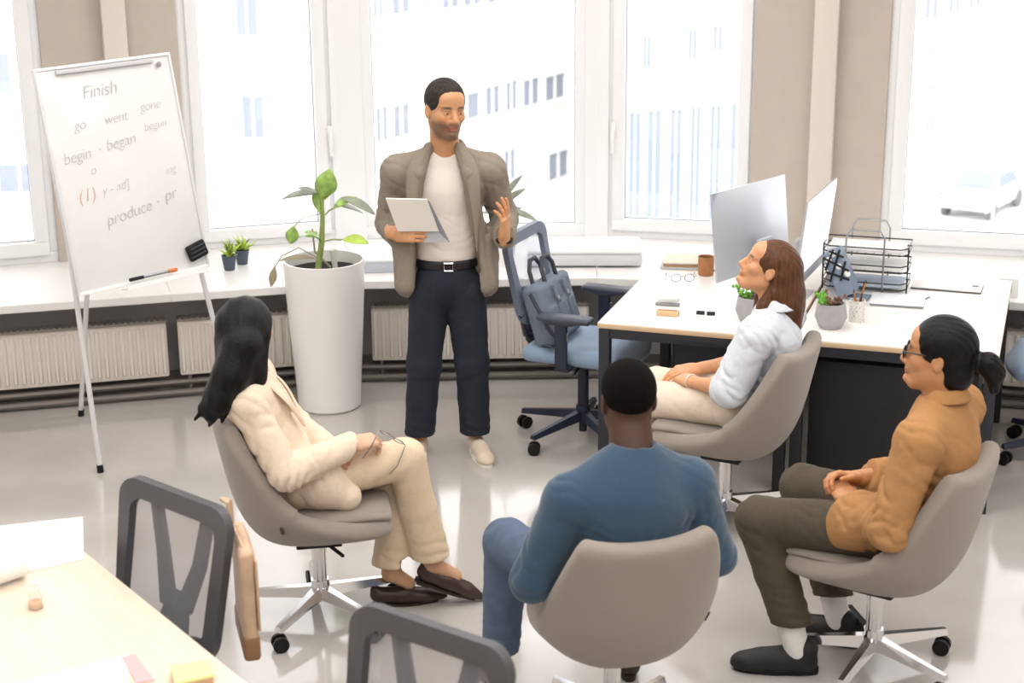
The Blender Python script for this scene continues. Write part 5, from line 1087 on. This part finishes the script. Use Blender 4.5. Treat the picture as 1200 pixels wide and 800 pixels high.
# ---------------------------------------------------------------- 2. woman in cream
L_, fw, lf = sit('cream'); P2 = thing('person', 'seated woman with long black hair in a cream suit holding glasses', 'person', (-.735, 5.76, 0))
J = dict(fwd=fw, pelvis=L_(-.10, 0, .60), waist=L_(-.155, 0, .73), chest=L_(-.20, 0, .86), neck=L_(-.215, 0, .985), shL=L_(-.20, .165, .935), shR=L_(-.235, -.16, .925), elL=L_(-.06, .22, .70), elR=L_(-.115, -.235, .685), wrL=L_(.055, -.045, .685), wrR=L_(.135, -.125, .735),
         hipL=L_(-.07, .085, .575), hipR=L_(-.07, -.085, .58), knL=L_(.33, .08, .53), knR=L_(.335, -.015, .625), anL=L_(.275, .06, .13), anR=L_(.43, .02, .17))
sk = lin3('#d2a98c'); hd = head_at(L_(-.215, -.005, 1.15), (.42, .92, .05), (0, -.05, 1), L_(-.21, 0, .95), sk, False, 1.0, .048, 0, '#1a1210', h=.0035)
hl = hand_at('L', J['wrL'], L_(.11, -.12, .66) - L_(.055, -.045, .685), (.3, -.75, .6), J['elL'], FIST, lin3('#c1916f'), (.4, .8), .95)
hr = hand_at('R', J['wrR'], L_(.23, -.085, .735) - J['wrR'], (.1, -.35, .93), J['elR'], GRIP, sk, (.5, .6), .95)
feet = []
for s, t in (('L', L_(.39, .06, .03)), ('R', L_(.58, .02, .06))):
    a = J['an' + s]; S_ = SDF(np.minimum(a, t) - .1, np.maximum(a, t) + .14, .005); S_.cone(a + (J['kn' + s] - a) * .25, a, .042, .032, .02); S_.cone(a, a + (t - a) * .6 + np.array([0, 0, .01]), .033, .026, .02); V, F = S_.mesh(); feet.append((V, F, np.tile(np.append(lin3('#c59a7a'), 1), (len(V), 1))))
body_mesh([hd[:3], hl, hr, core(J, sk, k=.8)] + feet, P2); eyes(hd[3], P2)
S_ = SDF((-.24, -.30, -.44), (.24, .12, .16), .005); S_.ell((0, -.020, .038), (.094, .108, .096), None, 0); S_.ell((0, .135, -.06), (.080, .082, .13), None, .015, True)
S_.cone((0, -.055, .03), (.01, -.085, -.13), .082, .078, .03); S_.chain([(.03, -.075, -.08), (.035, -.10, -.20), (.06, -.135, -.315)], [.072, .064, .040], .03, ((.3, 1, 0), .75)); S_.cone((-.045, -.06, -.03), (-.035, -.085, -.22), .05, .038, .03); S_.cone((.055, -.03, 0), (.055, -.06, -.14), .045, .045, .03); S_.cone((.05, -.10, -.22), (.10, -.16, -.36), .045, .022, .03)
S_.fold((0, -.08, 0), .2, (1, .5, 0), 130, .0022, 0, 1.0, True); S_.fold((.03, -.1, -.22), .16, (1, .3, 0), 150, .003, 1, 1.2); iv = hd[3].inverted(); tp_ = [np.array(iv @ W(*q)) for q in ((283, 405, 5.60), (272, 440, 5.56), (259, 468, 5.53), (247, 488, 5.52))]
S_.chain(tp_, [.070, .062, .046, .022], .03); S_.chain([tp_[0] + np.array([.01, 0, 0]), tp_[2] + np.array([-.02, .01, .02]), tp_[3] + np.array([-.03, .0, .03])], [.06, .045, .018], .02); [S_.chain([tp_[2] + np.array(iv.to_3x3() @ Vector((dx, 0, 0))), tp_[3] + np.array(iv.to_3x3() @ Vector((dx * 1.5 - .01, 0, dz)))], [.022, .006], .015) for dx, dz in ((-.03, -.01), (0, -.035), (.03, -.02))]; S_.fold(tp_[2], .16, np.array(iv.to_3x3() @ Vector((1, .1, -.3))), 170, .0025, 0, .6, True)
V, F = S_.mesh(); np_mesh('hair', xf(V, hd[3]), F, m_hairK, P2)
m_cream = M('cream_wool', '#e6d3be', .9, var=.04, vscale=70, bump=.15, bscale=300, crease=.45); m_cream2 = M('cream_trouser', '#dcc6aa', .9, var=.04, vscale=70, crease=.5)
trousers(J, P2, m_cream2, .084, .074, .070, .078, .90, .007, .005, .125)
S_ = top_sdf(J, .007, .150, .130, .142, .064, (.064, .060, .050), .98, .76, .1); S_.chain([L_(-.13, -.06, .62), L_(.02, -.10, .585), L_(.105, -.125, .535)], [.105, .088, .055], .04); S_.chain([L_(-.13, .06, .62), L_(.0, .10, .60)], [.105, .08], .04)
S_.cone(J['neck'] + np.array([0, 0, .015]), J['neck'] + fw * .07 + np.array([0, 0, .12]), .052, .075, .008, None, True); S_.chain([J['neck'] - fw * .055 + np.array([0, 0, .02]), J['neck'] - lf * .06 + np.array([0, 0, .012]), J['chest'] + fw * .11 - lf * .05], [.02, .02, .018], .01)
S_.cone(L_(-.085, 0, .99), L_(-.015, 0, .80), .05, .012, .008, None, True); S_.fold(J['waist'] - lf * .1, .12, (.4, -.2, 1), 48, .005, 1); S_.fold(L_(-.05, -.15, .6), .14, (1, 0, .5), 45, .005, 2); arm_folds(S_, J, .006); jk = cloth('blazer', S_, m_cream, P2); collar(jk, J['neck'] + np.array([0, 0, .012]), fw, .058, .03, .6, m_cream, .035, 1.6)
for g in (-1, 1):
    i_ = [(-.170, .048, .985), (-.108, .052, .93), (-.078, .038, .86), (-.046, .010, .775)]; o_ = [(-.190, .085, .985), (-.125, .112, .925), (-.092, .092, .875), (-.050, .022, .775)]
    rows = [[Vector(L_(a[0] * (1 - t) + c[0] * t + .014 + .010 * math.sin(math.pi * t), g * (a[1] * (1 - t) + c[1] * t), a[2] * (1 - t) + c[2] * t)) for t in (0, .33, .66, 1)] for a, c in zip(i_, o_)]
    o = B().grid(rows).obj('lapel', m_cream, jk, angle=180); solidify(o, .007); md = o.modifiers.new('sub', 'SUBSURF'); md.levels = 2; md.render_levels = 2
S_ = SDF(J['chest'] - .2, J['neck'] + .2, .006); S_.cone(J['chest'] + fw * .02, J['neck'] + np.array([0, 0, -.01]), .11, .055, 0, (fw, .8)); cloth('top', S_, M('brown_top', '#9a6f50', .9), P2)
m_loaf = M('loafer_brown', '#3a2722', .45); m_lsole = M('loafer_sole', '#2a1c17', .6)
tl_ = L_(.41, .055, .02) - L_(.275, .06, .03); shoe(P2, L_(.235, .06, .0), tl_ * np.array([1, 1, 0]), (0, 0, 1), m_loaf, m_lsole, .245, 'loafer', .92)
d_ = L_(.60, .02, .035) - L_(.40, .02, .125); shoe(P2, L_(.395, .018, .098), d_, np.array([.35, 0, 1]), m_loaf, m_lsole, .245, 'loafer', .92)
g_ = W(459, 512, 5.72); spectacles('spectacles', 'thin metal framed glasses held in the cream-suited woman\'s hand', (g_.x, g_.y, g_.z), (rad(70), rad(38), rad(25)), m_steel, .95)

# ---------------------------------------------------------------- 3. man in the blue sweater
L_, fw, lf = sit('blue'); P3 = thing('person', 'seated man in a blue sweater seen from behind', 'person', (.315, 4.84, 0))
J = dict(fwd=fw, pelvis=L_(-.11, 0, .60), waist=L_(-.15, 0, .74), chest=L_(-.16, 0, .89), neck=L_(-.125, -.02, 1.04), shL=L_(-.15, .190, .925), shR=L_(-.15, -.190, .935), elL=L_(-.13, .305, .67), elR=L_(-.14, -.285, .685), wrL=L_(.10, .19, .66), wrR=L_(.10, -.17, .66),
         hipL=L_(-.07, .11, .585), hipR=L_(-.07, -.10, .58), knL=L_(.39, .245, .57), knR=L_(.38, -.17, .555), anL=L_(.46, .255, .12), anR=L_(.42, -.2, .12))
sk = lin3('#472b1d'); hd = head_at(L_(-.045, -.025, 1.195), (-.18, 1, -.02), (0, 0, 1), J['chest'] + (J['neck'] - J['chest']) * .7, sk, True, 1.02, .062, 0, '#120d0b', '#6b3d33')
hl = hand_at('L', J['wrL'], L_(.22, .12, .66) - J['wrL'], (0, 0, 1), J['elL'], RELAX, sk); hr = hand_at('R', J['wrR'], L_(.22, -.1, .66) - J['wrR'], (0, 0, 1), J['elR'], RELAX, sk)
body_mesh([hd[:3], hl, hr, core(J, sk)], P3); eyes(hd[3], P3, 1.02, '#2a1a10')
S_ = hair_cap(.004, (.1, .15, .12), .006); S_.ell((0, .115, -.045), (.105, .100, .115), None, .01, True); S_.ell((0, .04, -.075), (.12, .07, .075), None, .01, True); S_.box((0, -.02, -.125), (.2, .2, .045), None, .001, .012, True); V, F = S_.mesh(); np_mesh('hair', xf(V * 1.02, hd[3]), F, m_hairC, P3)
m_swt = M('sweater_blue', '#2d4860', .95, var=.06, vscale=120, bump=.25, bscale=420, sheen=.3, crease=.22)
S_ = top_sdf(J, .007, .165, .165, .182, .078, (.080, .066, .052), 1.0, .74, .1, .05); S_.cone(J['neck'] + np.array([0, 0, .03]), J['neck'] + np.array([0, 0, .14]), .060, .075, .006, None, True)
S_.chain([J['neck'] - lf * .06 + np.array([0, 0, .022]), J['neck'] - fw * .06 + np.array([0, 0, .028]), J['neck'] + lf * .06 + np.array([0, 0, .022])], [.014] * 3, .008); arm_folds(S_, J, .004); S_.fold(J['chest'] - fw * .1 - lf * .14 + np.array([0, 0, -.06]), .12, lf + np.array([0, 0, .6]), 50, .006, 1); S_.fold(J['waist'] - fw * .12, .16, (.2, 0, 1), 45, .006, .4); cloth('sweater', S_, m_swt, P3)
m_jean = M('jeans_blue', '#55647b', .9, var=.12, vscale=20, bump=.15, bscale=300, crease=.4); trousers(J, P3, m_jean, .092, .078, .070, .064, .95, .008, .005, .14, 'jeans')
for s in 'LR':
    a = J['an' + s]; shoe(P3, (a[0], a[1] - .03, 0), fw * np.array([1, 1, 0]) + lf * (.2 if s == 'L' else -.2), (0, 0, 1), M('shoe_dark_brown', '#3b2b25', .6), m_lsole, .28, 'sneaker')

# ---------------------------------------------------------------- 4. woman in the white shirt
L_, fw, lf = sit('shirt'); P4 = thing('person', 'seated woman with brown hair in a white shirt looking up', 'person', (.90, 6.60, 0))
J = dict(fwd=fw, pelvis=L_(-.10, 0, .60), waist=L_(-.15, 0, .73), chest=L_(-.19, 0, .86), neck=L_(-.185, 0, .985), shL=L_(-.175, .16, .915), shR=L_(-.19, -.16, .925), elL=L_(-.085, .215, .69), elR=L_(-.04, -.20, .70), wrL=L_(.12, .11, .665), wrR=L_(.15, -.03, .675),
         hipL=L_(-.07, .085, .575), hipR=L_(-.07, -.085, .575), knL=L_(.36, .10, .555), knR=L_(.36, -.09, .555), anL=L_(.36, .10, .12), anR=L_(.34, -.08, .12))
sk = lin3('#d39a72'); hd = head_at(L_(-.155, 0, 1.158), (-1, .10, .42), (.30, 0, 1), L_(-.185, 0, .955), sk, False, .97, .046, 0, '#4a2f20', '#b5695a')
hl = hand_at('L', J['wrL'], L_(.24, .02, .655) - J['wrL'], (0, -.5, .85), J['elL'], RELAX, sk, (.4, .5), .92, (.025, .040)); hr = hand_at('R', J['wrR'], L_(.25, .05, .67) - J['wrR'], (0, -.2, .95), J['elR'], RELAX, sk, (.4, .5), .92, (.025, .040))
body_mesh([hd[:3], hl, hr, core(J, sk, k=.8)], P4); eyes(hd[3], P4, .97)
S_ = SDF((-.15, -.26, -.34), (.15, .12, .17), .005); S_.ell((0, -.022, .036), (.084, .102, .092), None, 0); S_.ell((0, .125, -.05), (.100, .098, .135), None, .012, True); S_.ell((0, .03, -.09), (.12, .060, .075), None, .012, True)
up_ = hd[3].to_3x3().inverted() @ Vector((0, 0, -1))
dn = np.array(up_); S_.cone((0, -.075, .02), np.array([0, -.085, .01]) + dn * .13, .072, .074, .03); S_.chain([np.array([0, -.09, 0]) + dn * .08, np.array([0, -.085, -.0]) + dn * .21], [.074, .066], .03); S_.cone(np.array([.05, -.06, -.01]), np.array([.058, -.06, -.01]) + dn * .19, .036, .034, .03); S_.cone(np.array([-.05, -.06, -.01]), np.array([-.058, -.06, -.01]) + dn * .19, .036, .034, .03); S_.cone(np.array([0, -.12, 0]) + dn * .12, np.array([0, -.125, 0]) + dn * .25, .045, .03, .02)
for g in (-1, 1): S_.chain([np.array([g * .066, -.03, -.03]) + dn * .05, np.array([g * .072, .0, -.04]) + dn * .11, np.array([g * .06, .02, -.05]) + dn * .17], [.022, .026, .016], .02)
S_.fold((0, -.07, .03), .16, (1, .2, .2), 120, .0022, 0, 1); S_.fold(np.array([0, -.09, 0]) + dn * .14, .14, (1, .5, 0), 60, .0045, 1, 2.2); V, F = S_.mesh(); np_mesh('hair', xf(V * .97, hd[3]), F, m_hairB, P4)
hc = hd[3] @ Vector((0, -.125, .0)); B().tube([hd[3] @ Vector((x, -.118 + 1.6 * x * x, .005)) for x in (-.05, -.025, 0, .025, .05)], .007, 8).obj('hair_clip', m_black, P4)
m_wsh = M('shirt_pale', '#d6dbe4', .85, var=.03, vscale=60, bump=.1, bscale=250, crease=.5)
S_ = top_sdf(J, .006, .140, .130, .145, .066, (.078, .072, .06), .22, .76, .05); S_.cone(J['neck'] + np.array([0, 0, .02]), J['neck'] + fw * .05 + np.array([0, 0, .12]), .050, .07, .008, None, True)
S_.chain([J['neck'] + lf * .06 + fw * .03 + np.array([0, 0, .01]), J['neck'] - fw * .05 + np.array([0, 0, .035]), J['neck'] - lf * .06 + fw * .03 + np.array([0, 0, .01])], [.018, .022, .018], .01); S_.chain([J['neck'] + lf * .058 + fw * .03, J['neck'] + lf * .085 + fw * .06 + np.array([0, 0, -.05])], [.018, .012], .01)
S_.fold(J['waist'] + lf * .1, .16, (.3, .2, 1), 50, .007, 0); S_.fold(J['chest'] + lf * .1, .16, (1, .3, .4), 50, .006, 2); arm_folds(S_, J, .006); shp = cloth('shirt', S_, m_wsh, P4); collar(shp, J['neck'] + np.array([0, 0, .024]), fw, .066, .036, .5, m_wsh, .05, 1.5)
m_beige = M('trouser_beige', '#e2d2c0', .9, var=.04, vscale=60, crease=.4); trousers(J, P4, m_beige, .088, .075, .070, .070, .93, .008, .0045, .130)
for s in 'LR':
    a = J['an' + s]; shoe(P4, (a[0] + .03, a[1], 0), fw, (0, 0, 1), m_cshoe, m_wsole, .245, 'slip')
wq = Vector(J['wrL']) + Vector(lf) * .0; fdir = Vector(J['wrL'] - J['elL']).normalized(); fm_ = frame(wq, fdir, (0, 0, 1)); B().tube([fm_ @ Vector((.031 * math.cos(a), 0, .027 * math.sin(a))) for a in [2 * math.pi * k / 16 for k in range(16)]], .004, 6, True).obj('bracelet', M('bracelet_pale', '#e9dccb', .3, .5), P4)

# ---------------------------------------------------------------- 5. person in the tan shirt
L_, fw, lf = sit('tan'); P5 = thing('person', 'seated person with tied black hair, glasses, tan shirt and olive trousers', 'person', (1.265, 5.31, 0))
J = dict(fwd=fw, pelvis=L_(-.11, 0, .60), waist=L_(-.16, 0, .74), chest=L_(-.19, 0, .89), neck=L_(-.185, 0, 1.03), shL=L_(-.185, .185, .955), shR=L_(-.19, -.185, .965), elL=L_(-.13, .265, .655), elR=L_(-.05, -.23, .69), wrL=L_(.065, .115, .665), wrR=L_(.11, -.03, .695),
         hipL=L_(-.07, .10, .58), hipR=L_(-.07, -.10, .58), knL=L_(.375, .17, .545), knR=L_(.36, -.16, .56), anL=L_(.215, .165, .12), anR=L_(.18, -.12, .12))
sk = lin3('#c08a60'); hd = head_at(L_(-.165, 0, 1.195), (-1, .42, .06), (.08, 0, 1), L_(-.185, 0, .99), sk, True, 1.03, .054, 0, '#15100e', '#a26a55')
hl = hand_at('L', L_(.085, .10, .665), L_(.17, .02, .70) - L_(.085, .10, .665), (.1, -.75, .5), J['elL'], GRIP, sk, (.3, .3), .98); hr = hand_at('R', L_(.11, -.03, .69), L_(.17, .05, .72) - L_(.11, -.03, .69), (-.4, .3, .8), J['elR'], GRIP, sk, (.3, .3), .98)
body_mesh([hd[:3], hl, hr, core(J, sk, k=.82)], P5); eyes(hd[3], P5, 1.03)
S_ = SDF((-.12, -.26, -.20), (.12, .12, .16), .004); S_.ell((0, -.018, .040), (.086, .104, .094), None, 0); S_.ell((0, .128, -.035), (.105, .104, .135), None, .012, True); S_.ell((0, .04, -.085), (.12, .062, .078), None, .012, True); S_.ell((0, -.06, -.055), (.066, .058, .06), None, .03)
S_.chain([(0, -.115, .0), (0, -.155, -.005), (0, -.178, -.03), (0, -.185, -.085)], [.026, .036, .032, .016], .015); S_.box((0, 0, -.165), (.2, .2, .05), None, .001, .01, True); S_.fold((0, -.03, .04), .15, (1, 0, .5), 130, .0024, 0, 1); S_.fold((0, -.16, -.02), .07, (1, .4, 0), 200, .004, 0, 1); V, F = S_.mesh(); np_mesh('hair', xf(V * 1.03, hd[3]), F, m_hairK, P5)
B().tube([hd[3] @ Vector((.030 * math.cos(a), -.132, -.002 + .030 * math.sin(a))) for a in [2 * math.pi * k / 16 for k in range(16)]], .007, 6, True).obj('hair_tie', m_black, P5)
gl = thing('spectacles', 'black framed glasses worn by the person in the tan shirt', 'glasses'); gm = hd[3] @ Matrix.Translation((0, .104, .004)); gl.matrix_world = gm; spectacles('', '', None, None, M('frame_black', '#141416', .3), 1.06, True, gl, .003)
m_tansh = M('shirt_tan', '#ad7f50', .9, var=.05, vscale=50, bump=.15, bscale=260, crease=.55)
S_ = top_sdf(J, .007, .165, .155, .165, .072, (.078, .062, .056), .80, .76, .1); S_.cone(J['neck'] + np.array([0, 0, .03]), J['neck'] + fw * .04 + np.array([0, 0, .14]), .056, .075, .006, None, True)
S_.chain([L_(-.12, .09, .62), L_(.04, .15, .60), L_(.11, .15, .555)], [.115, .085, .050], .04); S_.chain([L_(-.12, -.09, .62), L_(.04, -.12, .62)], [.11, .08], .04)
S_.chain([J['neck'] + fw * .055 + lf * .02 + np.array([0, 0, .0]), J['neck'] + lf * .068 + np.array([0, 0, .025]), J['neck'] - fw * .06 + np.array([0, 0, .055]), J['neck'] - lf * .068 + np.array([0, 0, .025])], [.020, .020, .022, .020], .008)
S_.fold(J['elL'], .13, (J['wrL'] - J['elL']) + np.array([0, 0, .1]), 55, .007, 0); S_.fold(J['waist'] + lf * .12, .17, (.3, .2, 1), 42, .008, 1); S_.fold(L_(.02, .17, .6), .13, (1, 0, .2), 50, .007, 0); S_.fold(J['chest'] - fw * .1, .16, (.4, .2, 1), 45, .005, 2); arm_folds(S_, J, .006); shp = cloth('overshirt', S_, m_tansh, P5); collar(shp, J['neck'] + np.array([0, 0, .028]), fw, .064, .042, .45, m_tansh, .045, 1.5)
m_olive = M('trouser_olive', '#4c4437', .92, var=.08, vscale=40, bump=.12, bscale=250, crease=.45); trousers(J, P5, m_olive, .096, .082, .074, .068, .86, .007, .005, .14)
m_sneak = M('sneaker_black', '#17171a', .6); m_sock = M('sock_white', '#e6e4e0', .9)
for s, yaw_ in (('L', 172), ('R', 150)):
    a = J['an' + s]; d = np.array([math.cos(rad(yaw_)), math.sin(rad(yaw_)), 0]); k_ = J['kn' + s]
    S_ = SDF(a - .15, a + .2, .006); S_.cone(a + (k_ - a) * .26, a + np.array([0, 0, -.035]), .050, .044, .01); cloth('sock', S_, m_sock, P5)
    sh_, fm_ = shoe(P5, tuple(a - d * .035 - np.array([0, 0, a[2]])), d, (0, 0, 1), m_sneak, m_black, .285, 'sneaker', 1.05)
    for k in range(4): B().tube([fm_ @ Vector((-.022, .085 + .018 * k, .087 - .008 * k)), fm_ @ Vector((0, .09 + .018 * k, .094 - .008 * k)), fm_ @ Vector((.022, .085 + .018 * k, .087 - .008 * k))], .003, 5).obj('lace', M('lace_grey', '#3a3a3d', .8), sh_)

for p_ in (P1, P2, P3, P4, P5): rebase(p_, p_.location.copy())
rebase(tbl)
